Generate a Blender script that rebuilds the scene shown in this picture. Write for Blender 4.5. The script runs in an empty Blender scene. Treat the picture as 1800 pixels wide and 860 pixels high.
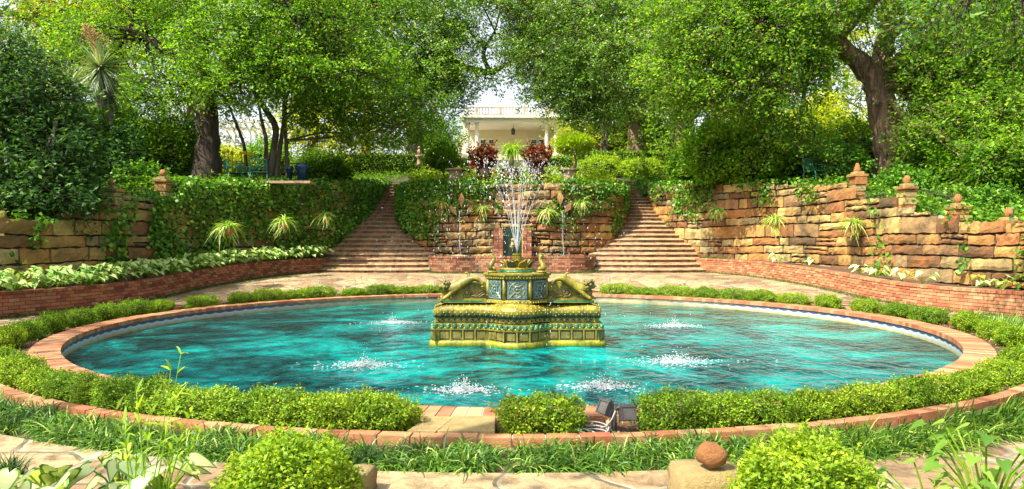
import bpy, math, random
import numpy as np
from mathutils import Vector, Matrix

random.seed(7)
RNG = np.random.default_rng(11)
S = bpy.context.scene
COL = S.collection
PI = math.pi

# ------------------------------------------------------------------ camera
cam_d = bpy.data.cameras.new('camera')
cam = bpy.data.objects.new('camera', cam_d)
COL.objects.link(cam)
cam.location = (0, 0, 1.3)
cam.rotation_euler = (PI/2, 0, 0)
cam_d.sensor_width = 36
cam_d.lens = 24.0
cam_d.shift_y = 5/1800
cam_d.clip_start = 0.05
cam_d.clip_end = 2000
S.camera = cam

# ------------------------------------------------------------------ world, sun, exposure
SUN = Vector((-0.50, -0.40, 0.85)).normalized()
w = bpy.data.worlds.new('World'); S.world = w; w.use_nodes = True
nt = w.node_tree
sky = nt.nodes.new('ShaderNodeTexSky'); sky.sky_type = 'NISHITA'; sky.sun_disc = False
sky.sun_elevation = math.asin(SUN.z); sky.sun_rotation = math.atan2(SUN.x, SUN.y)
sky.air_density = 1.0; sky.dust_density = 3.0; sky.ozone_density = 1.0
bgn = nt.nodes['Background']; bgn.inputs["Strength"].default_value = 0.15
hs = nt.nodes.new('ShaderNodeHueSaturation'); hs.inputs['Saturation'].default_value = 0.35; hs.inputs['Value'].default_value = 1.0   # thin bright summer haze
nt.links.new(sky.outputs[0], hs.inputs['Color']); nt.links.new(hs.outputs[0], bgn.inputs['Color'])
sd = bpy.data.lights.new('sun', 'SUN'); sd.energy = 5.0; sd.angle = math.radians(0.5); sd.color = (1.0, 0.93, 0.77)
so = bpy.data.objects.new('sun', sd); COL.objects.link(so)
so.rotation_euler = (-SUN).to_track_quat('-Z', 'Y').to_euler(); so.location = (-20, -20, 40)
S.view_settings.view_transform = 'Standard'; S.view_settings.look = 'None'
S.view_settings.gamma = 1.0; S.view_settings.use_curve_mapping = False
S.view_settings.exposure = 1.2
cy = S.cycles
cy.use_denoising = True
cy.max_bounces = 7; cy.diffuse_bounces = 4; cy.glossy_bounces = 3; cy.transmission_bounces = 4; cy.transparent_max_bounces = 4
cy.caustics_reflective = False; cy.caustics_refractive = False
cy.sample_clamp_indirect = 6

# ------------------------------------------------------------------ helpers
def P(px, py, d):
    """a point seen at photo pixel (px, py) standing d metres ahead of the camera"""
    return Vector(((px-900)/1200*d, d, 1.3-(py-435)/1200*d))

def sstep(a, b, x):
    t = np.clip((np.asarray(x, float)-a)/(b-a), 0, 1); return t*t*(3-2*t)

class MB:
    """collects faces, builds ONE mesh object"""
    def __init__(s): s.v = []; s.f = []; s.m = []; s.n = 0; s.blocks = []
    def add(s, vs, fs, mi=0):
        b = s.n
        s.v.extend([tuple(q) for q in vs]); s.n += len(vs)
        for q in fs: s.f.append(tuple(b+i for i in q)); s.m.append(mi)
    def box(s, c, size, mi=0, rz=0, M=None, taper=1.0):
        hx, hy, hz = size[0]/2, size[1]/2, size[2]/2
        vs = []
        for z in (-1, 1):
            t = taper if z > 0 else 1
            for x, y in ((-1,-1),(1,-1),(1,1),(-1,1)): vs.append(Vector((x*hx*t, y*hy*t, z*hz)))
        R = M if M is not None else Matrix.Rotation(rz, 3, 'Z')
        c = Vector(c)
        s.add([R @ q + c for q in vs], [(3,2,1,0),(4,5,6,7),(0,1,5,4),(1,2,6,5),(2,3,7,6),(3,0,4,7)], mi)
    def hexa(s, vs, mi=0):
        s.add(vs, [(3,2,1,0),(4,5,6,7),(0,1,5,4),(1,2,6,5),(2,3,7,6),(3,0,4,7)], mi)
    def tube(s, pts, rad, n=8, mi=0, cap=True, wob=0.0):
        pts = [Vector(p) for p in pts]
        if not hasattr(rad, '__len__'): rad = [rad]*len(pts)
        vs = []; fs = []
        up = Vector((0.13, 0.21, 0.97)); prev = None
        for i, p in enumerate(pts):
            t = (pts[min(i+1, len(pts)-1)] - pts[max(i-1, 0)])
            if t.length < 1e-9: t = Vector((0,0,1))
            t.normalize()
            if prev is None:
                a = t.orthogonal().normalized()
            else:
                a = (prev - t*prev.dot(t))
                a = a.normalized() if a.length > 1e-6 else t.orthogonal().normalized()
            prev = a; b = t.cross(a)
            for k in range(n):
                an = 2*PI*k/n
                r = rad[i]*(1+(random.uniform(-wob, wob) if wob else 0))
                vs.append(p + (a*math.cos(an)+b*math.sin(an))*r)
        for i in range(len(pts)-1):
            for k in range(n):
                k2 = (k+1) % n
                fs.append((i*n+k, i*n+k2, (i+1)*n+k2, (i+1)*n+k))
        if cap:
            fs.append(tuple(range(n-1, -1, -1))); fs.append(tuple((len(pts)-1)*n+k for k in range(n)))
        s.add(vs, fs, mi)
    def lathe(s, prof, c=(0,0,0), n=24, mi=0, M=None, sx=1, sy=1):
        c = Vector(c); vs = []; fs = []
        for r, z in prof:
            for k in range(n):
                a = 2*PI*k/n; q = Vector((r*math.cos(a)*sx, r*math.sin(a)*sy, z))
                vs.append((M @ q if M is not None else q)+c)
        for i in range(len(prof)-1):
            for k in range(n):
                k2 = (k+1) % n; fs.append((i*n+k, i*n+k2, (i+1)*n+k2, (i+1)*n+k))
        fs.append(tuple(range(n-1, -1, -1))); fs.append(tuple((len(prof)-1)*n+k for k in range(n)))
        s.add(vs, fs, mi)
    def ball(s, c, r, mi=0, n=8, m=5, jit=0.0, M=None):
        if not hasattr(r, '__len__'): r = (r, r, r)
        c = Vector(c); vs = [(0,0,-1)]; 
        for j in range(1, m):
            th = PI*j/m
            for k in range(n):
                a = 2*PI*k/n; vs.append((math.sin(th)*math.cos(a), math.sin(th)*math.sin(a), -math.cos(th)))
        vs.append((0,0,1)); L = len(vs)-1
        out = []
        for q in vs:
            f = 1+random.uniform(-jit, jit)
            v = Vector((q[0]*r[0]*f, q[1]*r[1]*f, q[2]*r[2]*f))
            out.append((M @ v if M is not None else v)+c)
        fs = []
        for k in range(n):
            k2 = (k+1) % n
            fs.append((0, 1+k2, 1+k)); fs.append((L, L-n+k, L-n+k2))
            for j in range(m-2):
                a = 1+j*n; fs.append((a+k, a+k2, a+n+k2, a+n+k))
        s.add(out, fs, mi)
    def torus(s, c, R, r, M=None, n=20, m=6, mi=0, a0=0, a1=2*PI):
        c = Vector(c); full = abs(a1-a0-2*PI) < 1e-6
        pts = []
        for k in range(n+1):
            a = a0+(a1-a0)*k/n
            q = Vector((R*math.cos(a), R*math.sin(a), 0)); pts.append((M @ q if M is not None else q)+c)
        s.tube(pts, r, m, mi, cap=not full)
    def arrays(s, V, F, mi=0):
        """numpy block: V (n,3), F (k,4)"""
        s.blocks.append((np.asarray(V, np.float32), np.asarray(F, np.int32), mi))
    def build(s, name, mats, parent=None, smooth=False, loc=None):
        if not isinstance(mats, (list, tuple)): mats = [mats]
        me = bpy.data.meshes.new(name)
        if s.blocks:
            Vs = []; loops = []; starts = []; mid = []; base = 0; ls = 0
            if s.v:
                Vs.append(np.array(s.v, np.float32)); 
                for q, m in zip(s.f, s.m):
                    loops.append(np.array(q, np.int32)); starts.append(np.array([ls], np.int32)); ls += len(q); mid.append(np.array([m], np.int32))
                base = s.n
            for V, F, m in s.blocks:
                Vs.append(V); k = F.shape[1]
                loops.append((F+base).ravel().astype(np.int32))
                starts.append((ls+np.arange(len(F))*k).astype(np.int32)); ls += F.size
                mid.append(np.full(len(F), m, np.int32)); base += len(V)
            V = np.concatenate(Vs); lo = np.concatenate(loops); st = np.concatenate(starts); mi = np.concatenate(mid)
            me.vertices.add(len(V)); me.vertices.foreach_set('co', V.ravel())
            me.loops.add(len(lo)); me.loops.foreach_set('vertex_index', lo)
            me.polygons.add(len(st)); me.polygons.foreach_set('loop_start', st)
            me.update(calc_edges=True)
            me.polygons.foreach_set('material_index', mi)
        else:
            me.from_pydata(s.v, [], s.f)
            if any(s.m): me.polygons.foreach_set('material_index', s.m)
        for m in mats: me.materials.append(m)
        if smooth: me.polygons.foreach_set('use_smooth', [True]*len(me.polygons))
        me.update()
        o = bpy.data.objects.new(name, me); COL.objects.link(o)
        if parent: o.parent = parent
        if loc is not None: o.location = loc
        return o

def tag(o, label=None, cat=None, group=None, kind=None):
    if label: o['label'] = label
    if cat: o['category'] = cat
    if group: o['group'] = group
    if kind: o['kind'] = kind
    return o
def empty(name, loc=(0,0,0), rz=0):
    o = bpy.data.objects.new(name, None); COL.objects.link(o); o.location = loc; o.rotation_euler = (0,0,rz)
    o.empty_display_size = 0.1
    return o
def dup(root, loc=None, rz=None, scale=None):
    r = root.copy(); COL.objects.link(r)
    if loc is not None: r.location = loc
    if rz is not None: r.rotation_euler = (0,0,rz)
    if scale is not None: r.scale = scale
    for ch in list(root.children):
        c = ch.copy(); COL.objects.link(c); c.parent = r
        for g in list(ch.children):
            d = g.copy(); COL.objects.link(d); d.parent = c
    return r

# ------------------------------------------------------------------ materials
def newmat(name):
    m = bpy.data.materials.new(name); m.use_nodes = True
    return m, m.node_tree, m.node_tree.nodes['Principled BSDF']
def N(t, typ, **kw):
    n = t.nodes.new(typ)
    for k, v in kw.items():
        if k in n.inputs: n.inputs[k].default_value = v
        else: setattr(n, k, v)
    return n
def ramp(t, fac, stops, interp='LINEAR'):
    r = t.nodes.new('ShaderNodeValToRGB'); r.color_ramp.interpolation = interp
    el = r.color_ramp.elements
    while len(el) < len(stops): el.new(0.5)
    for e, (p, c) in zip(el, stops): e.position = p; e.color = (*c, 1)
    t.links.new(fac, r.inputs[0]); return r.outputs[0]
def mixc(t, fac, a, b, blend='MIX'):
    n = t.nodes.new('ShaderNodeMix'); n.data_type = 'RGBA'; n.blend_type = blend
    for sck, v in ((n.inputs[0], fac), (n.inputs[6], a), (n.inputs[7], b)):
        if hasattr(v, 'is_output'): t.links.new(v, sck)
        elif isinstance(v, (int, float)): sck.default_value = v
        else: sck.default_value = (*v, 1)
    return n.outputs[2]
def noise(t, scale, detail=4, rough=0.6, vec=None, dist=0.0):
    n = N(t, 'ShaderNodeTexNoise', Scale=scale, Detail=detail, Roughness=rough, Distortion=dist)
    if vec is not None: t.links.new(vec, n.inputs['Vector'])
    return n.outputs[0]
def pos(t): return t.nodes.new('ShaderNodeNewGeometry').outputs['Position']
def island(t): return t.nodes.new('ShaderNodeNewGeometry').outputs['Random Per Island']
def bump(t, b, h, strength=0.5, dist=0.02):
    n = N(t, 'ShaderNodeBump', Strength=strength, Distance=dist); t.links.new(h, n.inputs['Height']); t.links.new(n.outputs[0], b.inputs['Normal'])

def m_plain(name, col, rough=0.6, metal=0.0, var=0.25, scale=8, bmp=0.25):
    m, t, b = newmat(name); p = pos(t)
    n = noise(t, scale, 5, 0.65, p)
    c2 = tuple(x*(1-var) for x in col); c1 = tuple(min(1, x*(1+var)) for x in col)
    t.links.new(ramp(t, n, [(0.3, c2), (0.7, c1)]), b.inputs['Base Color'])
    b.inputs['Roughness'].default_value = rough; b.inputs['Metallic'].default_value = metal
    if bmp: bump(t, b, noise(t, scale*5, 4, 0.7, p), bmp, 0.01)
    return m

def m_islands(name, stops, rough=0.8, dirt=(0.05,0.06,0.02), dirt_amt=0.4, ns=6, bmp=0.6, bd=0.015, dlo=0.5, dhi=0.75):
    """stones and bricks: each piece its own tone, stains and grain over it"""
    m, t, b = newmat(name); p = pos(t)
    base = ramp(t, island(t), stops)
    n1 = noise(t, ns, 6, 0.7, p)
    c = mixc(t, 0.55, base, ramp(t, n1, [(0.25, (0.35,0.33,0.3)), (0.55, (0.9,0.88,0.85)), (0.8, (1.35,1.3,1.2))]), 'MULTIPLY')
    n2 = noise(t, 1.1, 5, 0.7, p, 0.6)
    f = ramp(t, n2, [(dlo, (0,0,0)), (dhi, (dirt_amt,)*3)])
    c = mixc(t, f, c, dirt)
    t.links.new(c, b.inputs['Base Color']); b.inputs['Roughness'].default_value = rough
    bump(t, b, noise(t, ns*5, 6, 0.75, p), bmp, bd)
    return m

def m_leaf(name, stops, transl=0.52, rough=0.5, big=0.35, spec=0.22, each=False):
    """leaves: tone differs from leaf to leaf and slowly across the plant; part of the light passes through"""
    m, t, b = newmat(name)
    c = ramp(t, island(t), stops)
    n = noise(t, big, 2, 0.5, pos(t))
    c = mixc(t, 1.0, c, ramp(t, n, [(0.3, (0.72,0.82,0.7)), (0.7, (1.25,1.15,1.1))]), 'MULTIPLY')
    if each: c = mixc(t, 1.0, c, ramp(t, t.nodes.new('ShaderNodeObjectInfo').outputs['Random'], [(0,(0.72,0.82,0.7)),(0.5,(1.0,1.0,0.9)),(1,(1.25,1.15,0.9))]), 'MULTIPLY')   # no two shrubs quite alike
    t.links.new(c, b.inputs['Base Color']); b.inputs['Roughness'].default_value = rough
    b.inputs['Specular IOR Level'].default_value = spec
    tr = t.nodes.new('ShaderNodeBsdfTranslucent')
    t.links.new(mixc(t, 1.0, c, (1.45, 1.45, 0.45), 'MULTIPLY'), tr.inputs[0])
    mx = t.nodes.new('ShaderNodeMixShader'); mx.inputs[0].default_value = transl
    t.links.new(b.outputs[0], mx.inputs[1]); t.links.new(tr.outputs[0], mx.inputs[2])
    t.links.new(mx.outputs[0], t.nodes['Material Output'].inputs[0])
    return m

G = {}
G['oak'] = m_leaf('oak_leaf', [(0,(0.045,0.14,0.012)),(0.5,(0.13,0.29,0.02)),(0.9,(0.25,0.43,0.03)),(1,(0.38,0.45,0.05))])
G['oakdark'] = m_leaf('oak_leaf_dark', [(0,(0.03,0.10,0.010)),(0.5,(0.085,0.22,0.018)),(0.9,(0.17,0.33,0.022)),(1,(0.28,0.35,0.03))])
G['silver'] = m_leaf('glossy_leaf', [(0,(0.05,0.15,0.02)),(0.5,(0.14,0.30,0.035)),(0.85,(0.28,0.45,0.08)),(1,(0.48,0.58,0.25))], rough=0.35, spec=0.45)
G['yellow'] = m_leaf('yellow_leaf', [(0,(0.20,0.28,0.012)),(0.5,(0.38,0.46,0.02)),(1,(0.58,0.56,0.03))], transl=0.5)
G['dark'] = m_leaf('dark_leaf', [(0,(0.015,0.05,0.014)),(0.6,(0.05,0.14,0.032)),(1,(0.14,0.28,0.06))], transl=0.3)
G['under'] = m_leaf('understory_leaf', [(0,(0.035,0.10,0.008)),(0.6,(0.09,0.20,0.015)),(1,(0.22,0.34,0.025))])
G['ivy'] = m_leaf('ivy_leaf', [(0,(0.025,0.09,0.012)),(0.5,(0.08,0.22,0.022)),(0.85,(0.16,0.34,0.03)),(1,(0.30,0.44,0.05))], transl=0.25, rough=0.38, big=1.2)
G['box'] = m_leaf('box_leaf', [(0,(0.05,0.11,0.010)),(0.08,(0.10,0.07,0.02)),(0.12,(0.08,0.17,0.012)),(0.55,(0.17,0.32,0.02)),(1,(0.38,0.50,0.04))], transl=0.3, big=2.5, each=True)
G['hedge'] = m_leaf('hedge_leaf', [(0,(0.05,0.13,0.012)),(0.5,(0.13,0.27,0.02)),(1,(0.27,0.40,0.03))], transl=0.3, big=0.8)
G['bush'] = m_leaf('bush_leaf', [(0,(0.12,0.22,0.015)),(0.5,(0.24,0.38,0.022)),(1,(0.40,0.50,0.035))], transl=0.4, big=4)
G['grass'] = m_leaf('liriope_blade', [(0,(0.02,0.065,0.008)),(0.5,(0.06,0.16,0.014)),(0.85,(0.16,0.30,0.03)),(1,(0.45,0.50,0.16))], transl=0.25, big=1.0, rough=0.42, spec=0.35)
G['mondo'] = m_leaf('dark_grass_blade', [(0,(0.02,0.05,0.014)),(0.6,(0.05,0.12,0.025)),(1,(0.13,0.22,0.05))], transl=0.2)
G['spider'] = m_leaf('spider_blade', [(0,(0.12,0.28,0.025)),(0.4,(0.24,0.42,0.05)),(0.65,(0.50,0.60,0.20)),(1,(0.64,0.68,0.34))], transl=0.3)
G['yucca'] = m_leaf('yucca_blade', [(0,(0.08,0.15,0.07)),(0.6,(0.20,0.28,0.15)),(1,(0.40,0.46,0.30))], transl=0.2)
G['maroon'] = m_leaf('maroon_leaf', [(0,(0.05,0.010,0.012)),(0.5,(0.14,0.02,0.02)),(0.8,(0.22,0.05,0.02)),(1,(0.22,0.26,0.04))], transl=0.3)
G['cal_in'] = m_leaf('caladium_pale', [(0,(0.48,0.56,0.26)),(0.5,(0.62,0.68,0.38)),(1,(0.74,0.78,0.50))], transl=0.35, big=2)
G['hosta_in'] = m_leaf('variegated_centre', [(0,(0.20,0.34,0.07)),(0.5,(0.42,0.55,0.20)),(1,(0.62,0.70,0.38))], transl=0.35, big=2)
G['cal_out'] = m_leaf('caladium_margin', [(0,(0.07,0.17,0.03)),(1,(0.16,0.32,0.05))], transl=0.3, big=2)
G['weed'] = m_leaf('weed_leaf', [(0,(0.14,0.28,0.02)),(0.6,(0.25,0.42,0.03)),(1,(0.38,0.52,0.04))], transl=0.45)
G['vine'] = m_leaf('lobed_leaf', [(0,(0.06,0.15,0.02)),(0.6,(0.13,0.26,0.03)),(1,(0.24,0.36,0.06))], transl=0.35)
G['dead'] = m_leaf('dry_leaf', [(0,(0.12,0.05,0.02)),(0.5,(0.28,0.14,0.05)),(1,(0.45,0.30,0.12))], transl=0.1)
G['flower'] = m_leaf('flower_spike', [(0,(0.35,0.20,0.08)),(1,(0.55,0.36,0.18))], transl=0.2)
G['yflower'] = m_plain('yellow_petal', (0.8,0.55,0.03), 0.6, var=0.1)
G['rflower'] = m_plain('red_petal', (0.6,0.02,0.06), 0.6, var=0.1)

def m_bark(name, c1, c2, sc=6, st=1.0):
    m, t, b = newmat(name)
    mp = N(t, 'ShaderNodeMapping'); mp.inputs['Scale'].default_value = (1, 1, 0.16)
    t.links.new(pos(t), mp.inputs[0])
    n = noise(t, sc, 6, 0.7, mp.outputs[0], 0.5)
    t.links.new(ramp(t, n, [(0.35, c1), (0.62, c2)]), b.inputs['Base Color'])
    b.inputs['Roughness'].default_value = 0.9
    bump(t, b, n, st, 0.08)
    return m
BARK_D = m_bark('dark_bark', (0.020,0.014,0.010), (0.085,0.060,0.042))
BARK_R = m_bark('brown_bark', (0.07,0.040,0.024), (0.29,0.185,0.115), 7)
BARK_G = m_bark('grey_bark', (0.07,0.055,0.04), (0.19,0.16,0.12), 5)

STONE_STOPS = [(0,(0.15,0.075,0.03)),(0.14,(0.34,0.13,0.035)),(0.30,(0.48,0.23,0.06)),(0.50,(0.55,0.33,0.095)),(0.70,(0.60,0.43,0.15)),(0.84,(0.36,0.28,0.13)),(1,(0.50,0.19,0.055))]
STONE = m_islands('ashlar_sandstone', STONE_STOPS, 0.85, (0.07,0.05,0.022), 0.85, 5, 1.0, 0.035, 0.42, 0.66)
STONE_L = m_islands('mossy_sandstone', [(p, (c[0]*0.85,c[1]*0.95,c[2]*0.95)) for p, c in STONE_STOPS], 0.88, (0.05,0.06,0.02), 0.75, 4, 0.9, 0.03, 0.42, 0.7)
MORTAR_DK = m_plain('deep_joint', (0.035,0.027,0.018), 0.95, scale=5)
MORTAR = m_plain('mortar', (0.36,0.31,0.25), 0.95, scale=14)
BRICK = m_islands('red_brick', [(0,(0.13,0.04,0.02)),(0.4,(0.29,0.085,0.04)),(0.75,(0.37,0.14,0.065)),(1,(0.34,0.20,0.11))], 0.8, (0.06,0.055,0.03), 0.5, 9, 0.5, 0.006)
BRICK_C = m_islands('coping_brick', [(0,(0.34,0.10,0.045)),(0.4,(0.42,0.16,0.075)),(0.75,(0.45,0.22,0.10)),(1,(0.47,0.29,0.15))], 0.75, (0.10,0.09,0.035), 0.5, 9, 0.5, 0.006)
BRICK_S = m_islands('step_brick', [(0,(0.10,0.035,0.02)),(0.35,(0.27,0.085,0.04)),(0.7,(0.38,0.15,0.07)),(1,(0.30,0.19,0.11))], 0.7, (0.055,0.055,0.025), 0.8, 7, 0.6, 0.008, 0.4, 0.7)
TREAD = m_plain('step_tread', (0.29,0.20,0.105), 0.55, var=0.6, scale=4)
WHITE = m_plain('white_paint', (0.78,0.76,0.68), 0.6, var=0.06, bmp=0.05)
RAIL = m_plain('backlit_cream_paint', (0.34,0.26,0.15), 0.7, var=0.15, bmp=0.05)  # cream darkened in the colour itself, for rails seen against the light
CREAM = m_plain('cream_render', (0.70,0.62,0.45), 0.8, var=0.08, bmp=0.1)
TERRA = m_plain('terracotta', (0.38,0.14,0.06), 0.75, var=0.25)
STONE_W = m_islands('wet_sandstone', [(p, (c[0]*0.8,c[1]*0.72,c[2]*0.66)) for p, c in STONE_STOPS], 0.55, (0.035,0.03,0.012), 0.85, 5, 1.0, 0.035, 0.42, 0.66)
PEDES = m_plain('weathered_pedestal_stone', (0.30,0.20,0.13), 0.9, var=0.35)
DKPOT = m_plain('dark_glazed_pot', (0.07,0.035,0.025), 0.25, var=0.6, scale=3)
BLUEPOT = m_plain('blue_glazed_pot', (0.012,0.04,0.10), 0.25, var=0.3)
IRON_G = m_plain('green_painted_iron', (0.015,0.14,0.085), 0.4, var=0.3)
IRON_D = m_plain('dark_iron', (0.03,0.03,0.028), 0.5, var=0.3)
WINDOW = m_plain('dark_window_glass', (0.02,0.026,0.03), 0.12, var=0.1, bmp=0)
ROOFT = m_plain('pale_roof_tile', (0.46,0.38,0.30), 0.85, var=0.2)
BRONZE = m_plain('dark_lamp_metal', (0.06,0.06,0.06), 0.45, 0.2, var=0.3, scale=30)
LENS = m_plain('dusty_lamp_glass', (0.075,0.07,0.062), 0.35, var=0.2, scale=20, bmp=0.05)
CABLE = m_plain('grey_cable', (0.32,0.33,0.33), 0.45, var=0.1)
SOIL = m_plain('mulch', (0.085,0.046,0.026), 0.95, var=0.75, scale=38, bmp=1.0)
EARTH = m_plain('leaf_mould', (0.04,0.036,0.015), 0.95, var=0.5, scale=3, bmp=0.8)
ROCK = m_islands('orange_sandstone_lump', [(0,(0.40,0.12,0.03)),(0.5,(0.48,0.20,0.06)),(1,(0.38,0.18,0.07))], 0.85, (0.14,0.09,0.04), 0.6, 11, 1.0, 0.05)
SLAB = m_islands('yellow_sandstone', [(0,(0.40,0.29,0.11)),(1,(0.47,0.35,0.15))], 0.85, (0.14,0.09,0.03), 0.75, 9, 1.0, 0.03)
TWIG = m_plain('twig_core', (0.030,0.035,0.012), 0.95, var=0.4, scale=20, bmp=0)
# ------------------------------------------------------------------ more materials: paving, water, pool lining, glaze
def make_flag():
    m, t, b = newmat('flagstone'); p = pos(t)
    warp = N(t, 'ShaderNodeTexNoise', Scale=1.6, Detail=3.0); t.links.new(p, warp.inputs['Vector'])
    va = N(t, 'ShaderNodeVectorMath', operation='MULTIPLY_ADD'); t.links.new(warp.outputs['Color'], va.inputs[0])
    va.inputs[1].default_value = (0.35, 0.35, 0); t.links.new(p, va.inputs[2])
    fl = N(t, 'ShaderNodeVectorMath', operation='MULTIPLY'); t.links.new(va.outputs[0], fl.inputs[0]); fl.inputs[1].default_value = (1, 1, 0)
    v1 = N(t, 'ShaderNodeTexVoronoi', Scale=1.5, feature='F1'); v2 = N(t, 'ShaderNodeTexVoronoi', Scale=1.5, feature='DISTANCE_TO_EDGE')
    for v in (v1, v2): t.links.new(fl.outputs[0], v.inputs['Vector'])
    sep = N(t, 'ShaderNodeSeparateColor'); t.links.new(v1.outputs['Color'], sep.inputs[0])
    stone = ramp(t, sep.outputs[0], [(0,(0.17,0.105,0.06)),(0.35,(0.30,0.21,0.115)),(0.7,(0.38,0.29,0.165)),(1,(0.22,0.13,0.075))])
    n = noise(t, 5.0, 8, 0.75, p, 0.6)
    stone = mixc(t, 1.0, stone, ramp(t, n, [(0.34,(0.30,0.26,0.18)),(0.50,(0.85,0.82,0.76)),(0.66,(1.35,1.28,1.15))]), 'MULTIPLY')
    f = ramp(t, v2.outputs['Distance'], [(0.018,(1,1,1)),(0.035,(0,0,0))])
    c = mixc(t, f, stone, mixc(t, noise(t, 6, 3, 0.6, p), (0.09,0.075,0.04), (0.40,0.34,0.25)))
    t.links.new(c, b.inputs['Base Color']); b.inputs['Roughness'].default_value = 0.8
    h = mixc(t, 0.35, ramp(t, v2.outputs['Distance'], [(0.0,(0,0,0)),(0.05,(1,1,1))]), noise(t, 12, 8, 0.75, p))
    bump(t, b, h, 1.0, 0.04)
    return m
FLAG = make_flag()

def make_water(name, dark, mid, light, sc=1.0, foam=True):
    m, t, b = newmat(name); p = pos(t)
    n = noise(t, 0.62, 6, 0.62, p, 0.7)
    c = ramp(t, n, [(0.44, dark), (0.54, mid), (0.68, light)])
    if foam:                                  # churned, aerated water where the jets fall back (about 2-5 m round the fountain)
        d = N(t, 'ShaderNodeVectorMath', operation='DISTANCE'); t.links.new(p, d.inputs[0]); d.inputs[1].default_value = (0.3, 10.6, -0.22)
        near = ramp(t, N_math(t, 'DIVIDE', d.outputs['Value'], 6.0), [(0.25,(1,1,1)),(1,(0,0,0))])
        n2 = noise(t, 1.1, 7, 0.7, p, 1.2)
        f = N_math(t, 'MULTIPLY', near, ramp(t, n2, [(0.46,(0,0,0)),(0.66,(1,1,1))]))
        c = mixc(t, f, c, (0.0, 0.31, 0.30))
    t.links.new(c, b.inputs['Base Color'])
    b.inputs['Roughness'].default_value = 0.06; b.inputs['IOR'].default_value = 1.33
    mp = N(t, 'ShaderNodeMapping'); mp.inputs['Scale'].default_value = (1.25, 0.9, 1); t.links.new(p, mp.inputs[0])
    w1 = noise(t, 3.1, 2, 0.5, mp.outputs[0], 0.9); w2 = noise(t, 9, 3, 0.6, mp.outputs[0], 0.8)
    h = mixc(t, 0.16, w1, w2)
    bump(t, b, h, 1.0, 0.10*sc); b.inputs['Specular IOR Level'].default_value = 0.06
    return m
def N_math(t, op, a, b_):
    n = N(t, 'ShaderNodeMath', operation=op)
    for i, v in enumerate((a, b_)):
        if hasattr(v, 'is_output'): t.links.new(v, n.inputs[i])
        else: n.inputs[i].default_value = v
    return n.outputs[0]
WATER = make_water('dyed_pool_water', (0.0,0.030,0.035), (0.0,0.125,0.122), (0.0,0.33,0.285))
BWATER = make_water('basin_water', (0.02,0.02,0.01), (0.04,0.035,0.015), (0.07,0.06,0.02), 0.3, False)

def make_lining():
    """pool wall: dark blue tile, a scalloped pale band under it, ochre lime stain at the waterline; mossy along the far side"""
    m, t, b = newmat('pool_tile'); p = pos(t)
    sx = N(t, 'ShaderNodeSeparateXYZ'); t.links.new(p, sx.inputs[0])
    dy = N_math(t, 'SUBTRACT', sx.outputs[1], 12.4)
    ang = N_math(t, 'ARCTAN2', sx.outputs[0], dy)
    sc = N_math(t, 'ABSOLUTE', N_math(t, 'SINE', N_math(t, 'MULTIPLY', ang, 75.0), 0), 0)
    zz = N_math(t, 'ADD', sx.outputs[2], N_math(t, 'MULTIPLY', sc, 0.022))
    zz = N_math(t, 'ADD', zz, N_math(t, 'MULTIPLY', noise(t, 3, 3, 0.6, p), 0.02))
    f = N_math(t, 'MULTIPLY', zz, -4.0)
    c = ramp(t, f, [(0.0,(0.05,0.075,0.13)),(0.40,(0.055,0.085,0.15)),(0.43,(0.50,0.56,0.62)),(0.60,(0.36,0.42,0.42)),(0.72,(0.40,0.36,0.15)),(0.9,(0.30,0.22,0.03))])
    far = ramp(t, N_math(t, 'DIVIDE', sx.outputs[1], 30.0), [(0.52,(0,0,0)),(0.60,(1,1,1))])
    moss = ramp(t, noise(t, 2.5, 6, 0.7, p), [(0.35,(0.10,0.10,0.03)),(0.6,(0.34,0.30,0.13)),(0.75,(0.42,0.40,0.24))])
    t.links.new(mixc(t, N_math(t, 'MULTIPLY', far, 0.75), c, moss), b.inputs['Base Color'])
    b.inputs['Roughness'].default_value = 0.35
    return m
LINING = make_lining()

def make_glaze(name, stops, sc=5, rough=0.42):
    m, t, b = newmat(name); p = pos(t)
    n = noise(t, sc, 6, 0.7, p, 0.5)
    c = ramp(t, n, stops)
    st = N(t, 'ShaderNodeMapping'); st.inputs['Scale'].default_value = (9, 9, 1.0); t.links.new(p, st.inputs[0])
    c = mixc(t, 0.6, c, ramp(t, noise(t, 3, 4, 0.65, st.outputs[0]), [(0.36,(0.30,0.32,0.22)),(0.56,(1.1,1.1,1.0))]), 'MULTIPLY')
    t.links.new(c, b.inputs['Base Color']); b.inputs['Roughness'].default_value = rough
    bump(t, b, noise(t, 30, 5, 0.75, p), 0.6, 0.012)
    return m
GLAZE = make_glaze('ochre_glaze', [(0.3,(0.05,0.055,0.008)),(0.48,(0.20,0.165,0.015)),(0.62,(0.31,0.25,0.025)),(0.8,(0.42,0.36,0.11))])
GLAZE_D = make_glaze('olive_glaze', [(0.25,(0.07,0.06,0.015)),(0.5,(0.17,0.14,0.03)),(0.75,(0.27,0.23,0.07))])
GLAZE_Y = make_glaze('mossy_yellow_glaze', [(0.3,(0.09,0.11,0.008)),(0.5,(0.25,0.25,0.010)),(0.75,(0.40,0.36,0.02))], 3)
GLAZE_G = make_glaze('green_glaze', [(0.3,(0.012,0.075,0.03)),(0.7,(0.04,0.19,0.085))], 9, 0.2)
GLAZE_K = make_glaze('dark_green_glaze', [(0.3,(0.006,0.018,0.010)),(0.7,(0.018,0.045,0.025))], 9, 0.2)
GLAZE_B = make_glaze('blue_grey_glaze', [(0.3,(0.04,0.085,0.09)),(0.7,(0.15,0.23,0.215))], 14, 0.3)
STUD = m_plain('yellow_stud_glaze', (0.62,0.45,0.06), 0.25, var=0.15, scale=20, bmp=0)
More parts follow.
